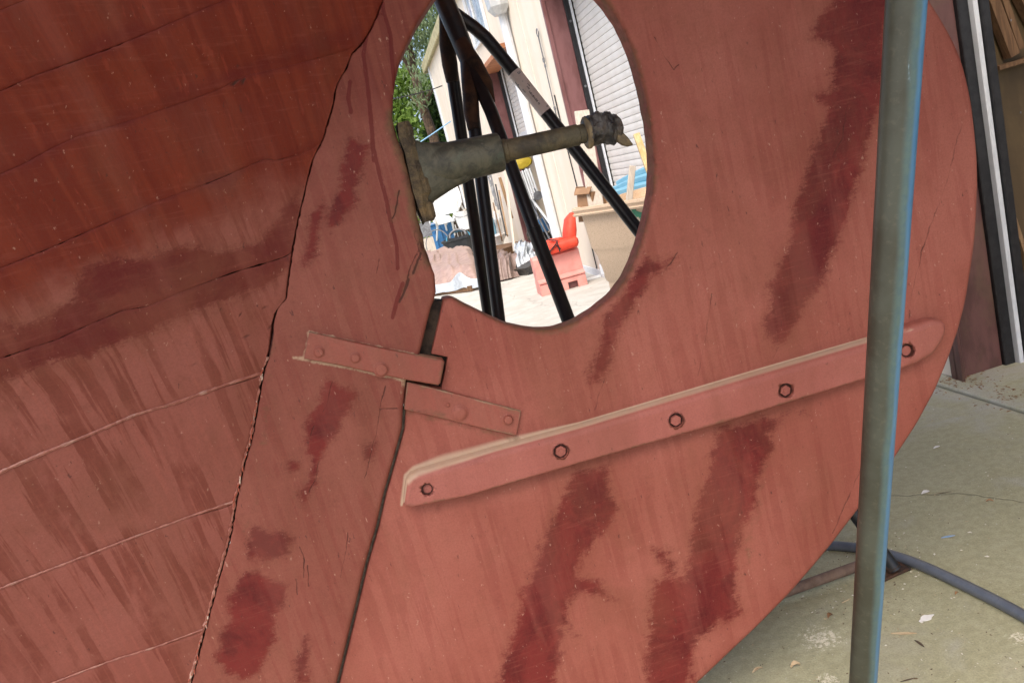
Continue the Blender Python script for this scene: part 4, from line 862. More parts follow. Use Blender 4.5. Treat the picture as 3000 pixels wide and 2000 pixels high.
# stuff against the far wall, beyond the half open bay
def wallp(x, y, o=.12): s, z = fp(x, y, o); return fw(s, o, z)
m = MB(); A = wallp(1437, 520, .2); n0 = 0
def curl(c, r, a0, a1, k=1, n=12): return [c+r*(1-.5*i/n*k)*(math.cos(a0+(a1-a0)*i/n)*FX*-1+math.sin(a0+(a1-a0)*i/n)*FZ) for i in range(n+1)]
ip_ = thing('iron_panel', 'grey ornamental cast iron bracket leaning against the cream wall', 'ironwork', wallp(1448, 590, .2))
g0 = wallp(1445, 560, .2)
for dz in (-.24, -.05, .14, .30):
    for sg in (1, -1): m.tube(curl(g0+FZ*dz+FX*.1*sg, .095, .4+math.pi*(sg < 0), .4+math.pi*(sg < 0)+5.2*sg, 1.4), .012, 6)
m.build('scrollwork', 'iron_lace', ip_, True); m = MB(); bar(m, g0+FZ*.4+FX*.24, g0+FZ*.4-FX*.24, .03, .05); bar(m, g0+FZ*.40+FX*.21, g0-FZ*.36-FX*.06, .03, .03, FY); bar(m, g0+FZ*.40-FX*.22, g0-FZ*.36-FX*.1, .03, .03, FY); m.build('bracket_frame', 'iron_lace', ip_)
for i, (a, b, w_, mt, lb) in enumerate((((1478, 500), (1507, 735), .16, 'wall', 'cream painted board standing against the warehouse wall beside the maroon jamb'), ((1462, 560), (1487, 690), .05, 'wood', 'thin tan batten leaning on the wall above the toilet'), ((1446, 600), (1470, 700), .10, 'wood_dark', 'dark brown board leaning on the wall left of the toilet'))):
    m = MB(); bar(m, wallp(*a, .12), wallp(*b, .34), w_, .025, FY); tag(m.build('leaning_board', mt, None), lb, 'board')
m = MB(); A = wallp(1452, 540, .2); B = wallp(1483, 690, .3); m.tube([A, (A+B)/2+FX*.03, B], .014, 6); tag(m.build('black_cane', 'rubber', None, True), 'thin black tube curving down in front of the cream board', 'tube')
def place(name, label, cat, x, y, group=None, rz=0.): return thing(name, label, cat, gr(x, y), rz, group)
def local(root): return np.array(root.location)
# toilet
t = place('toilet', 'white porcelain toilet standing outside by the warehouse wall', 'toilet', 1467, 752); b = local(t)
def oval(c, a, bb, n=20, egg=0.): return [c+np.array((a*math.cos(q), bb*math.sin(q)*(1+egg*math.sin(q)), 0)) for q in np.linspace(0, 2*math.pi, n+1)[:-1]]
MB().loft([oval(b+np.array((0, .02*k, z)), a, a*1.25) for k, (z, a) in enumerate(((0, .13), (.05, .125), (.16, .10), (.26, .13), (.36, .20), (.40, .21)))]).build('bowl', 'porcelain', t, True)
MB().loft([oval(b+np.array((0, .03, z)), a, a*1.25) for z, a in ((.405, .215), (.425, .22), (.44, .205))]).build('lid', 'porcelain', t, True)
MB().box(b+np.array((0, .34, .55)), (.4, .18, .36), None, .03).build('tank', 'porcelain', t)
c0 = b+np.array((-.02, .1, .44)); br = thing('toilet_brush', 'pale blue bottle shaped brush holder standing on the toilet lid', 'brush', c0)
MB().loft([oval(c0+np.array((0, 0, z)), r, r) for z, r in ((0, .055), (.12, .075), (.3, .07), (.42, .03), (.62, .022))]).build('holder', 'lblue', br, True)
for i, (dx, h_) in enumerate(((.10, .42), (.16, .36))): MB().tube([c0+np.array((dx-.03, .1, 0)), c0+np.array((dx+.02, .1, h_))], .018, 8).build('handle', 'white_plastic', br, True)
# black tub with coiled hose, blue tote, bucket, chairs
t = place('black_tub', 'black ribbed storage tub heaped with dark hose, in front of the blue tote', 'tub', 1355, 752); b = local(t)
ax = axes((1, -.12, 0)); m = MB(); rg = []
for z, w_, d_ in ((0, .26, .20), (.38, .33, .25), (.40, .36, .28), (.43, .36, .28), (.43, .32, .25), (.1, .27, .2)):
    r = []
    for k in range(48):
        q = 2*math.pi*k/48; cx, sy = math.cos(q), math.sin(q); p = 4; f = (abs(cx)**p+abs(sy)**p)**(-1/p); rib = 1+(.02 if k % 4 < 2 and z < .39 else 0)
        r.append(b+ax[0]*w_*cx*f*rib+ax[1]*d_*sy*f*rib+np.array((0, 0, z)))
    rg.append(r)
m.loft(rg).build('body', 'black_plastic', t, False)
for i, (r, z) in enumerate(((.25, .42), (.21, .47), (.17, .50))):
    m = MB(); m.tube([b+np.array((r*math.cos(q)*1.05+.02, .0+.25*r*math.sin(q), z+r*.75*math.sin(q)*.9-.02)) for q in np.linspace(-.2, math.pi+.2, 18)], .022, 8); o = m.build('garden_hose', ('teal', 'black_plastic', 'grey_metal')[i], None, True)
    tag(o, ('outer deep blue hose coil arching out of the black tub', 'middle black hose coil arching out of the black tub', 'innermost grey hose coil in the black tub')[i], 'hose', 'hose coils in the black tub')
t = place('blue_tote', 'tall blue plastic bin standing behind the black tub', 'bin', 1312, 742); b = local(t)+np.array((-.02, .25, 0))
MB().loft([[b+np.array((a*sx, a*.8*sy, z)) for sx, sy in ((-1, -1), (1, -1), (1, 1), (-1, 1))] for z, a in ((0, .25), (.72, .31))]).build('body', 'blue', t)
MB().box(b+np.array((0, 0, .76)), (.68, .56, .07), None, .02).build('lid', 'blue', t)
for k in (-1, 0, 1): MB().box(b+np.array((.15*k, -.255, .4)), (.03, .03, .55), None, .008).build('rib', 'blue', t)
t = thing('white_bucket', 'white bucket tipped against the blue tote lid', 'bucket', at_y(1360, 640, 18.9)); b = local(t); MB().loft([oval(b+np.array((.0, 0, z-.25)), r, r) for z, r in ((0, .17), (.4, .22), (.42, .23), (.42, .2))]).build('body', 'white_plastic', t, True)
m = MB(); m.tube([b+np.array((.22*math.cos(q), -.2, .17+.12*math.sin(q))) for q in np.linspace(math.pi, 2*math.pi, 9)], .008, 6); m.build('handle', 'grey_metal', t, True)
def chair(cx, cy, Y, rz, tilt, label):
    c = at_y(cx, cy, Y); t = thing('plastic_chair', label, 'chair', c, rz, 'white plastic chairs on the rubbish pile'); R = np.array(Matrix.Rotation(rz, 3, 'Z') @ Matrix.Rotation(tilt, 3, 'X'))
    T = lambda p: c+R@np.array(p, float)
    MB().box(T((0, 0, 0)), (.46, .44, .035), R.T, .015).build('seat', 'white_plastic', t)
    m = MB(); m.loft([[T((.25*math.cos(q)*w_, .2+.08*k+.05*math.sin(q), z)) for q in np.linspace(0, 2*math.pi, 13)[:-1]] for k, (z, w_) in enumerate(((.0, 1.), (.2, 1.05), (.38, .95), (.46, .6)))]); m.build('backrest', 'white_plastic', t, True)
    for sx in (-1, 1):
        m = MB(); m.tube([T((.23*sx, .2, .2)), T((.26*sx, .0, .22)), T((.25*sx, -.2, .19)), T((.22*sx, -.21, 0))], .034, 6); m.build('armrest', 'white_plastic', t, True)
        for sy in (-1, 1): m = MB(); m.tube([T((.19*sx, .18*sy, 0)), T((.24*sx, .22*sy, -.42))], [.028, .02], 6); m.build('leg', 'white_plastic', t, True)
chair(1293, 640, 19.3, .4, .6, 'white plastic chair lying lowest on the pile over the blue tote'); chair(1322, 612, 19.5, -.3, .4, 'white plastic chair on top of the pile, its back against the fence')
m = MB(); bar(m, at_y(1336, 560, 19.2), at_y(1330, 640, 18.8), .04, .03); tag(m.build('white_stick', 'white_plastic', None), 'thin white stick standing at the right of the white chairs', 'stick')
m = MB(); bar(m, at_y(1312, 565, 19.9), at_y(1311, 600, 19.9), .085, .03); tag(m.build('white_paddle', 'white_plastic', None), 'upright white board end above the white chairs', 'board')
m = MB(); bar(m, at_y(1335, 640, 18.9), at_y(1372, 608, 18.7), .12, .03, (0, 0, 1)); tag(m.build('grey_plank', 'wood_pale', None), 'short weathered plank lying across the pile beside the pipe stand', 'plank')
m = MB(); m.loft([oval(at_y(1270+12*k, 655-4*k, 18.9), .12, .08, 8) for k in range(4)]); tag(m.build('cloth_bundle', 'wood_pale', None, True), 'crumpled grey cloth stuffed over the blue tote', 'cloth')
for i, (x0, x1, y0, y1, mt, lb) in enumerate(((1236, 1268, 655, 700, 'grey_metal', 'dark grey sheet standing above the pale one at the left of the yard'), (1240, 1283, 700, 756, 'wood_pale', 'pale plywood sheet standing on edge at the left of the yard'))):
    m = MB(); Yd = 18.6; A = at_y(x0-14, y1, Yd); B = at_y(x1, y1-8, Yd); Hh = at_y((x0+x1)/2, y0, Yd)[2]-at_y((x0+x1)/2, y1, Yd)[2]; bar(m, (A+B)/2+np.array((-np.linalg.norm(B-A)/2, 0, Hh/2)), (A+B)/2+np.array((np.linalg.norm(B-A)/2, 0, Hh/2)), .03, Hh); tag(m.build('plywood_sheet', mt, None), lb, 'board')
m = MB(); m.tube([gr(1255, 768)+np.array((0, .0, .015)), gr(1290, 762)+np.array((0, 0, .02)), gr(1318, 752)+np.array((0, 0, .02))], .02, 6)
for k in range(14): a = gr(1260+5*k+random.uniform(-4, 4), 762-1.2*k+random.uniform(-4, 4)); bar(m, a+np.array((0, 0, .015)), a+np.array((random.uniform(-.3, .3), random.uniform(-.2, .2), .03)), .03, .02)
tag(m.build('stick_litter', 'twig', None, kind='stuff'), 'loose dark sticks lying beside the black tub', 'sticks')
m = MB(); c = at_y(1285, 720, 18.4); m.tube([c+.28*np.array((math.cos(q), .2*math.sin(q), math.sin(q)*1.3)) for q in np.linspace(.3, 4.6, 20)], .012, 6); tag(m.build('wire_hoop', 'grey_metal', None, True), 'bent grey wire hoop left of the black tub', 'wire')
# tarpaulin over a low pallet, and a rolled bundle
def drape(name, label, quad, hts, mat, nx=46, ny=26, amp=.05, seed=0, skirt=.0):
    t = thing(name, label, 'tarpaulin', quad[0]); m = MB(); q = [np.array(p) for p in quad]
    for i in range(nx):
        for j in range(ny):
            a, b = i/(nx-1), j/(ny-1); p = (q[0]*(1-a)+q[1]*a)*(1-b)+(q[3]*(1-a)+q[2]*a)*b; h = np.interp(b, *hts[0])*np.interp(a, *hts[1])
            n = mnoise.noise(Vector((a*5+seed, b*4, 0)))+.6*mnoise.noise(Vector((a*15+seed, b*6, 3)))+.35*(1-abs(mnoise.noise(Vector((a*9+b*6+seed, b*9-a*3, 7)))))
            p = p+np.array((.05*n, -.10*n*(1-b), max(.01, h+amp*n*min(1, h*4)))); m.v.append(tuple(p))
    for i in range(nx-1):
        for j in range(ny-1): a = i*ny+j; m.f.append((a, a+ny, a+ny+1, a+1))
    m.build('sheet', mat, t, True, sharp=180); return t
tq = [gr(1228, 872), gr(1416, 846), gr(1390, 778), gr(1240, 790)]
td = drape('tarp_covered_load', 'brown tarpaulin draped over a low load on the concrete', tq, (((0, .0001, .14, .5, 1), (.05, .1, .30, .40, .38)), ((0, .75, .92, 1), (1, 1, 1, .75))), 'tarp', seed=3)
m = MB(); q = [np.array(p) for p in tq]; nx = 40
for i in range(nx):
    a = i/(nx-1); p = q[0]*(1-a)+q[1]*a; n = mnoise.noise(Vector((a*9, 4, 1))); fl = .14*math.exp(-((a-.72)/.10)**2)
    for b, (dy, z) in enumerate(((-.06, .17+fl), (-.10, .11+fl*.7), (-.12, .045+fl*.2+.02*n))): m.v.append(tuple(p+np.array((.03*n, dy-.05*n-fl*.6*(1-b*.3), z))))
for i in range(nx-1):
    for b in range(2): a = i*3+b; m.f.append((a, a+3, a+4, a+1))
m.build('silver_lining', 'silver', td, True, sharp=180)
m = MB(); bar(m, q[0]+np.array((0, .02, .05)), q[1]+np.array((-.15, .02, .05)), .05, .08); m.build('pallet_edge', 'wood_dark', td)
m = MB(); m.box((q[0]+q[1]+q[2]+q[3])/4+np.array((0, -.05, .13)), (1.2, 3.4, .22), axes(q[1]-q[0])); m.build('load', 'wood_dark', td)
rq = [gr(1420, 838), gr(1520, 812), gr(1520, 775), gr(1425, 790)]
t = drape('tarp_bundle', 'crumpled dark brown tarpaulin bundle with a silver end behind the pipe stand', rq, (((0, .05, .3, .7, 1), (.02, .16, .34, .30, .1)), ((0, .15, .6, 1), (.8, 1, 1.05, .55))), 'tarp_dark', 40, 26, .13, 11)
sq = [gr(1518, 806), gr(1572, 788), gr(1578, 770), gr(1522, 776)]
drape('silver_sheet', 'silver sheet folded over the right end of the brown tarpaulin bundle', sq, (((0, .1, .5, 1), (.04, .2, .36, .3)), ((0, .5, 1), (1, 1.1, .8))), 'silver', 26, 18, .09, 21)
m = MB(); c = gr(1472, 822); m.tube([c+np.array((-.05, 0, .05)), c+np.array((.08, 0, .06))], .055, 10); tag(m.build('rolled_rag', 'tape', None, True), 'small dark roll lying in front of the brown bundle', 'roll')
m = MB(); A = gr(1530, 808); B = gr(1580, 790); bar(m, A+np.array((0, 0, .06)), B+np.array((0, 0, .12)), .3, .1); tag(m.build('dark_plank', 'tape', None), 'dark plank lying under the silver sheet', 'plank')
# road barrier and life jacket
bA, bB = gr(1628, 858), gr(1722, 832); bx = axes(bB-bA); Lb = np.linalg.norm(bB-bA)
t = thing('road_barrier', 'sun faded pink plastic barrier block on the concrete by the warehouse wall', 'barrier', (bA+bB)/2)
def bq(a, d_, z): return bA+bx[0]*a*Lb+bx[1]*d_+np.array((0, 0, z))
m = MB(); prof = [(-.02, 0), (-.02, .13), (.035, .17), (.05, .43), (.085, .455), (.245, .455), (.28, .43), (.295, .17), (.35, .13), (.35, 0)]
m.loft([[bq(-.42, *p) for p in prof], [bq(.42, *p) for p in prof]]); m.loft([[bq(.72, *p) for p in prof], [bq(.985, *p) for p in prof], [bq(1., d_*.94+.01, z*.985) for d_, z in prof]])
m.loft([[bq(.42, d_, max(z, .085)) for d_, z in prof], [bq(.72, d_, max(z, .085)) for d_, z in prof]]); m.build('body', 'pink', t)
MB().box(bq(.57, .03, .043), (.26*Lb, .01, .085), bx).build('fork_pocket', 'maroon', t)
m = MB(); m.loft([[bq(a, d_, z) for d_, z in ((-.028, .145), (.03, .18), (.03, .195), (-.03, .16))] for a in (-.42, 1.)]); m.build('ridge', 'pink', t)
lj = thing('life_jacket', 'bright orange red life jacket with black straps lying on the pink barrier', 'life jacket', bq(.6, .16, .456))
def pillow(rings_, mat, name):
    m = MB(); R_ = []
    for c, a, b_, u_, v_ in rings_: R_.append([c+u_*a*math.copysign(abs(math.cos(q))**.6, math.cos(q))+v_*b_*math.copysign(abs(math.sin(q))**.6, math.sin(q)) for q in np.linspace(0, 2*math.pi, 17)[:-1]])
    return m.loft(R_).build(name, mat, lj, True, sharp=60)
zv = np.array((0, 0, 1.))
pillow([(bq(f, .15, .52+.03*math.sin(f*4)), .15*w_, .075*w_, bx[1], zv) for f, w_ in ((-.05, .5), (.0, .95), (.3, 1.), (.62, .95), (.68, .6))], 'orange', 'front_float')
pillow([(bq(f, .02, .515+.02*f), .10*w_, .065*w_, bx[1], zv) for f, w_ in ((.05, .4), (.12, .9), (.55, 1.), (.95, 1.0), (1.02, .5))], 'orange', 'side_float')
pillow([(bq(.80+.10*k, .14, .50+z), .075*w_, .17*w_, bx[0], bx[1]) for k, (z, w_) in enumerate(((.0, .9), (.15, 1.), (.30, .8), (.36, .35)))], 'orange', 'collar')
for a, b_ in (((.30, -.09, .57), (.42, -.09, .50)), ((.36, -.10, .60), (.38, -.1, .47)), ((-.05, -.06, .46), (.38, -.10, .59)), ((.2, .02, .63), (.42, -.06, .6))):
    m = MB(); bar(m, bq(*a), bq(*b_), .012, .028, (0, 1, 0)); m.build('strap', 'rubber', lj)
m = MB(); bar(m, gr(1712, 826)+np.array((0, 0, .02)), gr(1760, 812)+np.array((0, 0, .02)), .04, .03); tag(m.build('white_strip', 'white_plastic', None), 'short white plastic strip lying on the concrete between barrier and tan cart', 'strip')

# the tan cart with its contents
BZ = 1.15; cA = gr(1676, 612, BZ); cB = gr(1905, 577, BZ); ax0 = cB-cA; ax0[2] = 0; ax0 /= np.linalg.norm(ax0); ay0 = np.array((-ax0[1], ax0[0], 0)); 
if ay0[0] < 0: ay0 = -ay0
CL = .93; CW = .66; cart = thing('wheeled_cart', 'speckled tan plastic refuse cart with green lettering, filled with boards and a box', 'bin', (cA[0], cA[1], 0))
def cq(a, d_, z): return np.array((cA[0], cA[1], 0))+ax0*a+ay0*d_+np.array((0, 0, z))
def rrect(a0, a1, d0, d1, z, r=.09, n=6):
    out = []
    for cx, cy, t0 in ((a1-r, d1-r, 0), (a0+r, d1-r, 90), (a0+r, d0+r, 180), (a1-r, d0+r, 270)):
        for k in range(n+1): q = math.radians(t0+90*k/n); out.append(cq(cx+r*math.cos(q), cy+r*math.sin(q), z))
    return out
lev = [(0, .115, .10), (.25, .105, .085), (.55, .08, .06), (.60, .08, .062), (.62, .075, .048), (.80, .06, .035), (.845, .045, .022), (.86, .035, .018), (1.10, .02, .01)]
m = MB(); m.loft([rrect(i_, CL-i_*.5, f_, CW-f_, z) for z, i_, f_ in lev]+[rrect(.04, CL-.04, .03, CW-.03, 1.10), rrect(.15, CL-.1, .12, CW-.12, .2)]); m.build('body', 'bin', cart, True)
m = MB(); m.loft([rrect(-.02*k, CL+.02*k, -.02*k, CW+.02*k, z) for k, z in ((0, 1.092), (1.3, 1.094), (1.5, 1.106), (1.1, 1.113), (1.1, 1.122), (1.5, 1.134), (1.3, 1.15), (-.6, 1.15), (-.8, 1.10))], cap=False); m.build('rim', 'bin', cart, True)
m = MB(); m.loft([rrect(.20, .26, .04, .12, z, .02, 3) for z in (.05, .45)]); m.build('corner_leg', 'bin', cart)
m = MB(); c = cq(.12, .1, .13); m.tube([c-ax0*.03, c+ax0*.03], .13, 18)
m = MB(); bx2 = cq(.12, .052, .70); m.box(bx2, (.05, .006, .07), np.array((ax0, ay0, zv))); m.build('sticker', 'sticker', cart)
def cart_print(name, s, a, z, size, mat):
    v, f = text_geo(s); m = MB(); m.add([cq(a+p[0]*size, .018-.0045-.02*(z+p[1]*size-.86), z+p[1]*size) for p in v], f); m.build(name, mat, cart)
ca = None
def cart_at(x, y):
    d = ray(x, y); n_ = ay0; P0 = cq(0, .012, .9); t = ((P0-CAM)@n_)/(d@n_); q = CAM+t*d-np.array((cA[0], cA[1], 0)); return q@ax0, q[2]
pa, pz = cart_at(1876, 656); cart_print('lettering', 'tla', pa, pz, .105, 'green')
pa, pz = cart_at(1880, 664); cart_print('lettering', 'eco', pa, pz, .04, 'green')
lg = []
for x, y in ((1848, 608), (1861, 603), (1866, 618), (1880, 622), (1896, 617), (1908, 618), (1909, 627), (1896, 628), (1880, 634), (1866, 636), (1857, 630)):
    a, z = cart_at(x, y); lg.append(cq(a, .018-.0045-.02*(z-.86), z))
m = MB(); m.add(lg, [tuple(range(len(lg)))]); m.build('logo', 'green', cart)
bxp = cart_at(1655, 560)
t = thing('cardboard_box', 'open brown cardboard box sticking out at the left end of the tan cart', 'box', cq(.12, .2, .95)); c = cq(.055, .13, 1.13)
bxa = axes(ax0*1+ay0*.25+zv*-.08, (0.12, .1, 1)); m = MB()
for k, (o_, s_) in enumerate((((0, -.07, 0), (.14, .006, .2)), ((0, .07, 0), (.14, .006, .2)), ((-.07, 0, 0), (.006, .14, .2)), ((.07, 0, 0), (.006, .14, .2)))): m.box(c+bxa.T@np.array(o_), s_, bxa)
m.build('carton', 'cardboard', t)
for sgn, o_, tilt in ((-1, (0, -.085, .11), 1.0), (1, (-.085, .0, .12), -1.1)):
    m = MB(); q = np.array(Matrix.Rotation(tilt, 3, Vector(bxa[0] if sgn < 0 else bxa[1]))); m.box(c+bxa.T@np.array(o_), (.14, .055, .006) if sgn < 0 else (.05, .14, .006), (q@bxa.T).T); m.build('flap', 'cardboard', t)
def stick(name, label, a, b, Y0, Y1, w_, d_, mat, cat='board'):
    A = at_y(*a, Y0); B = at_y(*b, Y1); m = MB(); bar(m, A, B, w_, d_, (0, 1, 0), .003); tag(m.build(name, mat, None), label, cat)
stick('leaning_board', 'wide pale board standing in the tan cart and leaning on the maroon jamb', (1704, 325), (1752, 640), 5.75, 5.5, .105, .018, 'wood_pale')
stick('wood_stick', 'short grey stick standing upright in the tan cart', (1853, 486), (1838, 640), 5.3, 5.25, .042, .018, 'wood_pale', 'stick')
stick('wood_stick', 'flaking yellow board leaning out of the right end of the tan cart', (1864, 392), (1945, 620), 5.25, 5.1, .042, .025, 'wood_yellow', 'stick')
bL, bR = at_y(1772, 566, 6.75), at_y(1985, 520, 6.25); bd = bR-bL; bd[2] = 0; bn = np.array((-bd[1], bd[0], 0))/np.linalg.norm(bd); bn = bn if bn[0] > 0 else -bn
bl = thing('blue_cart', 'bin with folded light blue lids standing behind the tan cart', 'bin', (bL[0], bL[1], 0)); zb = bL[2]-.02
m = MB(); m.loft([[np.array((bL[0], bL[1], 0))+bd*a+bn*d_+np.array((0, 0, z)) for a, d_ in ((.03+k, .05+k), (.97-k, .05+k), (.97-k, .42-k), (.03+k, .42-k))] for z, k in ((0, .04), (zb-.02, 0))]); m.build('body', 'blue', bl)
for k in range(3):
    m = MB(); R_ = []
    for i in range(19):
        f = i/18; a = -.03+1.06*f; h = (.012, .045, .085)[k]+(.02, .045, .06)[k]*math.sin(math.pi*f); b0 = np.array((bL[0], bL[1], zb))+bd*a
        R_.append([b0+bn*(.02+.10*k)+zv*(h-.05), b0+bn*(.015+.10*k)+zv*(h-.01), b0+bn*(.03+.10*k)+zv*h, b0+bn*(.16+.1*k)+zv*(h+.012), b0+bn*(.16+.1*k)+zv*(h-.04)])
    m.loft(R_).build('lid_fold', 'lblue', bl, True, sharp=50)
    m = MB(); m.tube([r[0]-bn*.003 for r in R_], .009, 6); m.build('lid_seam', 'teal', bl, True)

# ------------------------------------------------------------------ boat stand of black pipe behind the rudder
ap = at_d(1262, -190, 2.45); stand = thing('pipe_boat_stand', 'tall black steel pipe boat stand with rusty joints behind the rudder hole', 'boat stand', foot_on((1440, 130), (1890, 700), 2.3))
jt = at_d(1345, 95, 2.42)
p_top = [at_d(1268, -150, 2.40), at_d(1300, 0, 2.41), at_d(1330, 70, 2.42), at_d(1362, 150, 2.42)]
MB().tube(p_top+[at_d(1385, 215, 2.42)], [.031, .031, .031, .028, .022], 18).build('mast', 'steel_black', stand, True)
fR = gr(2622, 1668, .02); R1 = [at_d(1318, 30, 2.45), at_d(1352, 55, 2.47), at_d(1388, 80, 2.48), at_d(1424, 112, 2.49), at_d(1460, 155, 2.50), at_d(1510, 217, 2.51)]
legR = MB().tube(R1+[at_d(1890, 700, 2.545), at_d(2510, 1513, 2.55), fR], [.0205]*9, 16).build('leg', 'steel_black', stand, True)
fC = foot_on((1455, 370), (1672, 950), 2.42); C1 = [at_d(1372, 170, 2.40), at_d(1398, 235, 2.38), at_d(1440, 330, 2.36)]
cm = at_d(1562, 665, 2.30); 
MB().tube(C1+[cm+(cm-C1[-1])*0.02], [.019, .0205, .0198, .019], 16).build('leg', 'steel_black', stand, True)
MB().tube([cm, fC+np.array((0, 0, .02))], .0210, 16).build('leg', 'steel_black', stand, True)
MB().tube([at_d(1350, 120, 2.405), at_d(1385, 190, 2.40), at_d(1420, 250, 2.385), at_d(1440, 300, 2.375)], [.02, .030, .026, .012], 14).build('gusset', 'steel_rust', stand, True)
fB = foot_on((1398, 430), (1462, 930), 2.5); MB().tube([at_d(1362, 120, 2.42), at_d(1372, 240, 2.40), at_d(1384, 330, 2.385), at_d(1398, 430, 2.37), fB+np.array((0, 0, .02))], [.019, .021, .020, .0195, .0200], 16).build('leg', 'steel_black', stand, True)
MB().tube([at_d(1366, 160, 2.395), at_d(1376, 250, 2.385), at_d(1382, 330, 2.37), at_d(1388, 380, 2.365)], [.012, .024, .023, .018], 14).build('rust_sleeve', 'steel_rust', stand, True)
fA = foot_on((1352, 400), (1432, 930), 2.95); MB().tube([at_d(1302, 40, 2.47), at_d(1312, 130, 2.5), at_d(1330, 250, 2.53), at_d(1352, 400, 2.56), fA+np.array((0, 0, .02))], [.018, .0195, .0205, .0195, .0195], 16).build('leg', 'steel_black', stand, True)
MB().tube([at_d(1300, 50, 2.455), at_d(1309, 130, 2.482), at_d(1318, 190, 2.50), at_d(1326, 240, 2.51)], [.014, .0235, .0245, .020], 14).build('rust_sleeve', 'steel_rust', stand, True)
for f in (fC, fB, fA): m = MB(); m.box(f+np.array((0, 0, .008)), (.16, .16, .014), None, .003); m.build('foot_plate', 'steel_rust', stand)
m = MB(); m.box(gr(2600, 1672)+np.array((0, 0, .006)), (.11, .09, .010), axes((1, .25, 0)), .003); m.build('foot_plate', 'steel_rust', stand)
MB().tube([at_d(2560, 1600, 2.548), fR+(at_d(2560, 1600, 2.548)-fR)*.02], [.0222, .0222], 14).build('rust_sleeve', 'steel_rust', stand, True)
tA = gr(2560, 1640, .035); tB = gr(2332, 1722, .035); MB().tube([tA, tB, tB+(tB-tA)*1.6], .0165, 14).build('tie_bar', 'rust_bar', stand, True)
# paper label wrapped on the right leg
a3, b3 = at_d(1510, 217, 2.51), at_d(1890, 700, 2.545); ta = b3-a3; LT = np.linalg.norm(ta); ta /= LT
toC = CAM-a3; toC -= ta*(toC@ta); toC /= np.linalg.norm(toC); sd_ = np.cross(ta, toC)
def on_pipe(u, w, r=.0212): q = w/r; return a3+ta*u+r*(math.cos(q)*toC+math.sin(q)*sd_)
L0, L1 = -.006, .152; m = MB(); m.loft([[on_pipe(u, w) for w in np.linspace(-.031, .031, 19)] for u in np.linspace(L0, L1, 5)], cap=False, closed=False); lab = m.build('paper_label', 'label', stand, True)
def lab_text(s, u, w, size, mat, rot=True, name='lettering'):
    v, f = text_geo(s); m = MB(); m.add([on_pipe(u+p[0]*size, w-p[1]*size, .0216) if rot else on_pipe(u-p[1]*size, w-p[0]*size, .0216) for p in v], f); m.build(name, mat, lab)
SG = 1 if (sd_@UU) < 0 else -1
def poly_on(name, pts, mat):
    m = MB(); m.add([on_pipe(u, w, .0216) for u, w in pts], [tuple(range(len(pts)))]); m.build(name, mat, lab)
def on_lab(u, w): return (u, w)
tri = [(.022, .018), (.052, .022), (.036, -.004)]
for i in range(3):
    p, q = np.array(tri[i]), np.array(tri[(i+1) % 3]); d = (q-p)/np.linalg.norm(q-p); n_ = np.array((-d[1], d[0]))*.0016; poly_on('symbol', [p-n_, q-n_, q+n_, p+n_], 'ink_blue')
lab_text('B', .003, -.007, .017, 'ink_blue'); lab_text('S', .139, -.014, .013, 'ink')
def strokes(name, u0, u1, w, h, n, mat):                       # print too small to read: a row of short marks
    m = MB(); d = (u1-u0)/n; rn = random.Random(n)
    for i in range(n):
        if rn.random() < .14: continue
        a_, b_ = u0+d*(i+.12), u0+d*(i+.12+rn.uniform(.45, .75)); hh = h*rn.uniform(.6, 1)
        m.add([on_pipe(a_, w, .0216), on_pipe(b_, w, .0216), on_pipe(b_, w-hh, .0216), on_pipe(a_, w-hh, .0216)], [(0, 1, 2, 3)])
    m.build(name, mat, lab)
strokes('small_print', .033, .041, .017, .007, 2, 'ink_blue'); strokes('small_print', .054, .068, .014, .005, 6, 'ink_blue'); strokes('small_print', .050, .062, -.010, .005, 4, 'ink')
strokes('small_print', .056, .068, -.003, .005, 4, 'ink'); strokes('small_print', .072, .124, .002, .0062, 15, 'ink')

# ------------------------------------------------------------------ blue prop pole in front of the rudder
pt, pb = at_d(2655, 0, 1.12), at_d(2528, 2000, 1.70); ddir = pb-pt; ft = pt+ddir*(pt[2]/-(ddir[2]))
tp = pt-ddir*.62; pole = thing('prop_pole', 'leaning blue pipe prop coated in olive algae, in front of the rudder', 'prop pole', ft)
m = MB(); nseg = 130; nn = 40; ax = ddir/np.linalg.norm(ddir); ref = CAM-(pt+pb)/2; ref -= ax*(ref@ax); ref /= np.linalg.norm(ref); sid = np.cross(ref, ax); sid = sid if sid@RR > 0 else -sid
rings = []; side = []; scr = []
for i in range(nseg):
    c = tp+(ft-tp)*i/(nseg-1)
    rr_ = []
    for j in range(nn):
        q = 2*math.pi*j/nn; r = .0272*(1+.006*mnoise.noise(Vector((i*.2, math.cos(q), math.sin(q))))); rr_.append(c+r*(math.cos(q)*ref+math.sin(q)*sid)); side.append(.5-.62*(math.sin(q)-.42)*1.0); px_ = (c-pt)@ax; scr.append(max(0, 1-abs(px_-.10)/.07)*max(0, 1-abs(q-(.30+2.2*(px_-.06)))/.17))
    rings.append(rr_)
m.loft(rings); m.at = {'side': side, 'scrape': scr}; m.build('pipe', 'pole', pole, True)
m = MB(); m.box(ft+np.array((0, 0, .006)), (.16, .16, .012), None, .003); m.build('foot_plate', 'steel_rust', pole)

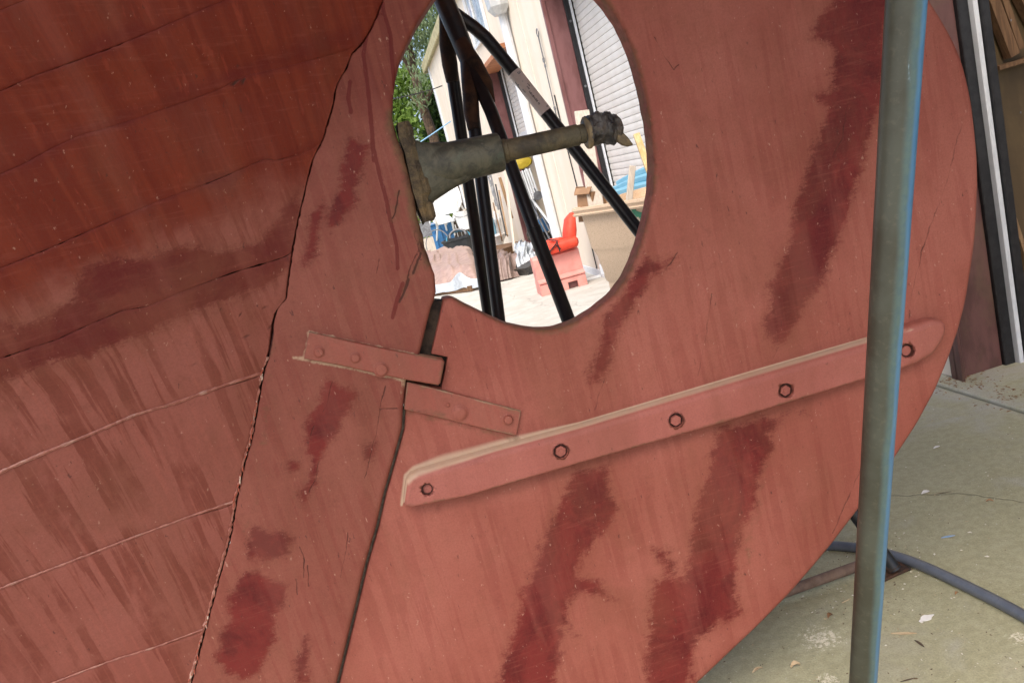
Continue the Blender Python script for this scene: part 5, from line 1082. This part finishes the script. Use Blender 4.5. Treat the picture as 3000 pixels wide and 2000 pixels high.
# ------------------------------------------------------------------ hose, litter
hp_ = [gr(2210, 1640), gr(2330, 1612), gr(2440, 1607), gr(2560, 1622), gr(2660, 1650), gr(2740, 1685), gr(2820, 1724), gr(2910, 1768), gr(3010, 1822), gr(3140, 1905), gr(3300, 2020)]
pts = smooth_poly([p+np.array((0, 0, .0165)) for p in hp_], .03, False, 6); MBh = MB().tube(pts, .0165, 16); tag(MBh.build('hose', 'hose', None, True), 'dark grey rubber hose curving across the mossy concrete', 'hose')
def blade(label, name, cat, x, y, L, w_, rz, mat, curl_=.25, group=None, n=6, jag_=0.):
    c = gr(x, y); m = MB(); d = np.array((math.cos(rz), math.sin(rz), 0)); e = np.array((-d[1], d[0], 0)); top, bot = [], []
    for i in range(n+1):
        f = i/n; ww_ = w_*math.sin(math.pi*min(.97, max(.06, f)))**.7*(1+jag_*random.uniform(-1, 1)); z = .003+curl_*L*math.sin(math.pi*f)*.35
        for s_ in (-1, 0, 1): top.append(c+d*(f-.5)*L+e*ww_*s_/2+np.array((0, 0, z+(abs(s_))*curl_*w_*.4)))
    k = len(top); m.v = [tuple(p) for p in top]+[tuple(p-np.array((0, 0, .0012))) for p in top]
    for i in range(n):
        for s_ in range(2):
            a = i*3+s_; m.f.append((a, a+3, a+4, a+1)); m.f.append((k+a, k+a+1, k+a+4, k+a+3))
        m.f.append((i*3, k+i*3, k+i*3+3, i*3+3)); m.f.append((i*3+2, i*3+5, k+i*3+5, k+i*3+2))
    m.f.append((0, 1, k+1, k)); m.f.append((1, 2, k+2, k+1)); a = n*3; m.f.append((a, k+a, k+a+1, a+1)); m.f.append((a+1, k+a+1, k+a+2, a+2))
    tag(m.build(name, mat, None, True), label, cat, group)
blade('large ragged white paint flake on the concrete right of the blue pole', 'paint_flake', 'flake', 2716, 1812, .052, .018, .28, 'flake_white', .1, None, 7, .5)
blade('white scrap of paper on the concrete above the hose', 'paper_scrap', 'scrap', 2712, 1444, .034, .016, .2, 'flake_white', .3, None, 6, .3)
blade('thin pale blue paint flake on the concrete above the hose', 'paint_flake', 'flake', 2778, 1573, .044, .009, -.15, 'flake_blue', .05)
blade('long pale wood sliver on the concrete below the white flake', 'wood_sliver', 'sliver', 2648, 1856, .066, .010, -.42, 'chip_pale', .02)
blade('dark stub of twig standing out on the concrete, right of the blue pole', 'twig', 'twig', 2694, 1886, .036, .007, 1.75, 'twig', .15)
blade('curled brown leaf on the concrete left of the blue pole, in the open', 'dead_leaf', 'leaf', 2433, 1808, .022, .014, .6, 'leaf_dead', .9)
blade('curled pale tan leaf nearest the bottom edge left of the blue pole', 'dead_leaf', 'leaf', 2332, 1954, .028, .016, .1, 'chip_pale', .9)
blade('small brown leaf on the concrete near the right edge of the yard', 'dead_leaf', 'leaf', 2900, 1470, .022, .010, -.5, 'leaf_dead', .7)
blade('small brown leaf beside the pipe foot, right of the hose', 'dead_leaf', 'leaf', 2803, 1740, .014, .008, .5, 'leaf_dead', .7)
blade('pair of pale bark chips at the bottom edge left of the blue pole', 'bark_chip', 'chip', 2220, 1965, .034, .010, .3, 'chip_pale', .5)
blade('thin dark twig lying on the concrete beside the scrap of paper', 'twig', 'twig', 2766, 1444, .05, .0035, -.25, 'twig', .0)
blade('thin dark twig lying at the bottom edge right of the blue pole', 'twig', 'twig', 2660, 1992, .04, .004, .0, 'twig', .0)
blade('thin pale stalk lying in front of the rusty tie bar', 'stalk', 'stalk', 2480, 1760, .035, .003, .3, 'chip_pale', .0)
blade('white fleck on the concrete just above the rudder edge by the hose', 'paint_flake', 'flake', 2745, 1311, .03, .012, .2, 'flake_white', .2, None, 6, .4)
m = MB()
for k in range(900):
    x = random.uniform(2000, 3150); y = random.uniform(1150, 2150); p = gr(x, y)
    if k % 3 == 0: p = gr(random.uniform(2250, 2700), random.uniform(1560, 1800))
    r = random.uniform(.0012, .0042)*(1.6 if random.random() < .06 else 1); a = random.uniform(0, 6.28); d = np.array((math.cos(a), math.sin(a), 0)); e = np.array((-d[1], d[0], 0)); z = np.array((0, 0, 1))
    m.add([p-d*r, p+e*r*.5, p+d*r*1.4, p-e*r*.6, p+z*r*.55], [(0, 1, 4), (1, 2, 4), (2, 3, 4), (3, 0, 4)])
g = NT('grit'); cc = g.node('ShaderNodeNewGeometry').outputs['Random Per Island']; g.out(g.mix(g.step(cc, .35, .4), (.11, .075, .04), g.mix(g.step(cc, .7, .72), (.34, .27, .16), (.60, .56, .48))), .8); M['grit'] = g.m
tag(m.build('ground_litter', 'grit', None, kind='stuff'), 'crumbs of bark, grit and paint scattered on the concrete', 'litter')
m = MB()
for k in range(260):
    f = random.random(); p = fw(-.7*f**1.4+.06, -.10+.12*random.gauss(0, .6)+.10, .0); 
    if k > 190: p = fw(random.uniform(-.02, .08), random.uniform(-.22, .05), .0)
    r = random.uniform(.003, .011); a = random.uniform(0, 6.28); d = np.array((math.cos(a), math.sin(a), 0)); e = np.array((-d[1], d[0], 0)); p = p+np.array((0, 0, .022 if (p-FO)@FY < .09 and (p-FO)@FX < .45 else 0))
    m.add([p-d*r, p+e*r*.4+zv*r*.3, p+d*r*1.6, p-e*r*.4+zv*r*.4], [(0, 1, 2), (0, 2, 3)])
m2_ = m.build('leaf_litter', 'leaf_dead', None, kind='stuff'); tag(m2_, 'rusty leaf crumbs swept against the foot of the maroon jamb', 'litter')

# ------------------------------------------------------------------ fence, trees, wires beyond the yard
FYD = 23.5
fence = thing('board_fence', 'weathered grey board fence closing the end of the yard behind the white chairs', 'fence', (-3, FYD, 0)); me = None
for i in range(62):
    x = -6.2+i*.115+random.uniform(-.01, .01); h = 2.05+random.uniform(-.06, .06)
    if me is None: m = MB(); m.box((0, 0, .5), (.1, .02, 1.)); o = m.build('board', 'fence', fence, world=False); me = o.data
    else: o = bpy.data.objects.new('board', me); link(o, fence)
    o.location = (x+3, random.uniform(-.012, .012), 0); o.scale = (1, 1, h); o.rotation_euler = (0, random.uniform(-.012, .012), 0)
for z in (.5, 1.6): m = MB(); m.box((-2.65, FYD+.05, z), (7.2, .05, .09)); m.build('rail', 'fence', fence)
def tree(label, trunk, rad, clumps, nleaf, size, mat, droop=0., group=None, limbs=(), seed=0):
    R_ = np.random.default_rng(seed); t = thing('tree', label, 'tree', trunk[0], 0, group)
    m = MB(); p = smooth_poly(trunk, .35, False, 2); p = p+R_.normal(0, .02, p.shape); m.tube(p, np.linspace(rad, rad*.45, len(p)), 12)
    for l in limbs: q = smooth_poly(l, .35, False, 2); m.tube(q, np.linspace(rad*.5, rad*.12, len(q)), 8)
    m.build('trunk', 'trunk', t, True)
    vs = []; fs = []
    C_ = np.array([c[:3] for c in clumps]); S_ = np.array([c[3:6] for c in clumps]); wt = np.prod(S_, 1)**.8; wt /= wt.sum()
    idx = R_.choice(len(clumps), nleaf//9, p=wt)
    for k in idx:
        dirv = R_.normal(size=3); dirv /= np.linalg.norm(dirv); ctr = C_[k]+S_[k]*dirv*R_.uniform(.45, 1.05)
        for _ in range(9):
            c = ctr+R_.normal(0, .16, 3); a = R_.normal(size=3); a[2] -= droop*2.2; a /= np.linalg.norm(a); b = np.cross(a, R_.normal(size=3)); b /= np.linalg.norm(b); L = size*R_.uniform(.7, 1.4); w_ = L*(.30 if droop > .5 else .62)
            n_ = np.cross(a, b)*L*.12; k0 = len(vs); vs += [c-a*L/2, c+b*w_/2+n_, c+a*L/2, c-b*w_/2+n_]; fs.append((k0, k0+1, k0+2, k0+3))
    m = MB(); m.v = [tuple(v) for v in vs]; m.f = fs; m.build('crown', mat, t)
    return t
def P_(x, y, Y): return at_y(x, y, Y)
def cl(x, y, Y, a, b, c): q = P_(x, y, Y); return (*q, a, b, c)
T1 = [gr(1352, 715), P_(1320, 600, 24), P_(1290, 500, 24), P_(1262, 400, 24.), P_(1240, 310, 24.1), P_(1214, 225, 24.2), P_(1190, 120, 24.3), P_(1160, -50, 24.5)]
T1[0] = np.array((T1[1][0]+.3, 24, 0))
lim = [[P_(1240, 310, 24.1), P_(1262, 262, 23.8), P_(1275, 250, 23.6)], [P_(1214, 225, 24.2), P_(1195, 180, 24.), P_(1165, 150, 23.8)], [P_(1245, 330, 24), P_(1225, 300, 24), P_(1200, 280, 24)]]
tree('tall bark streaked tree with hanging grey green leaves left of the warehouse corner', T1, .19, [cl(1235, 90, 24, .7, .8, .45), cl(1270, 40, 23.6, .7, .7, .6), cl(1225, 150, 24.4, .8, .7, .4), cl(1238, 215, 23.4, .38, .4, .3), cl(1225, 285, 23.5, .3, .4, .3), cl(1180, 60, 24, 1., .8, .7), cl(1205, -40, 24, 1.1, 1., .6), cl(1285, 120, 23.8, .45, .5, .4), cl(1300, -60, 23.6, .9, .7, .5)], 5200, .15, 'leaf_grey', .9, None, lim, 3)
tree('bright yellow green leafy tree low at the left, behind the bronze bearing', [np.array((-3.2, 26, 0)), P_(1175, 420, 26), P_(1170, 300, 26.2), P_(1180, 200, 26.3)], .09, [cl(1180, 250, 26, .45, .5, .55), cl(1165, 320, 26, .6, .5, .5), cl(1190, 345, 25.8, .5, .5, .28), cl(1210, 240, 26, .4, .5, .35), cl(1140, 380, 26, .9, .6, .5), cl(1245, 235, 26, .35, .4, .22), cl(1175, 400, 26, .55, .5, .35), cl(1120, 250, 26, .8, .6, .8)], 3000, .17, 'leaf_light', .1, None, (), 5)
tree('dark green broad leaved tree close to the warehouse corner', [np.array((-1.1, 27, 0)), P_(1300, 480, 27), P_(1282, 380, 27), P_(1262, 280, 27)], .13, [cl(1272, 330, 27, .32, .5, .5), cl(1285, 395, 27, .35, .5, .45), cl(1268, 270, 27, .28, .4, .3), cl(1290, 450, 27, .55, .5, .5), cl(1262, 395, 27.5, .25, .4, .2), cl(1300, 540, 27, .8, .6, .5)], 4200, .2, 'leaf_dark', .2, None, (), 8)
m = MB(); bl_ = []
for (x, y, a, b, c) in ((1262, 700, .7, .4, .5), (1290, 620, .5, .4, .3), (1215, 690, .8, .5, .7)):
    q = P_(x, y, 22.9)
    for _ in range(260):
        d = rng.normal(size=3); d /= np.linalg.norm(d); cc_ = q+d*np.array((a, b, c))*rng.uniform(.4, 1); u_ = rng.normal(size=3); u_ /= np.linalg.norm(u_); v_ = np.cross(u_, rng.normal(size=3)); v_ /= np.linalg.norm(v_); m.add([cc_-u_*.07, cc_+v_*.05, cc_+u_*.07, cc_-v_*.05], [(0, 1, 2, 3)])
tag(m.build('shrub', 'leaf_light', None), 'light green shrub in front of the board fence, behind the plywood sheets', 'shrub')
m = MB(); m.tube([P_(1040, 305, 20), P_(1155, 290, 20.2), P_(1210, 278, 20.4), P_(1268, 262, 20.6), P_(1300, 250, 20.7)], .014, 6); tag(m.build('overhead_cable', 'rubber', None, True), 'thin black cable crossing in front of the tree leaves', 'cable')
m = MB(); m.tube([P_(1210, 430, 20), P_(1262, 396, 20.3), P_(1320, 356, 20.6)], .016, 6); tag(m.build('blue_line', 'rope_blue', None, True), 'pale blue rope running up to the warehouse corner', 'rope')
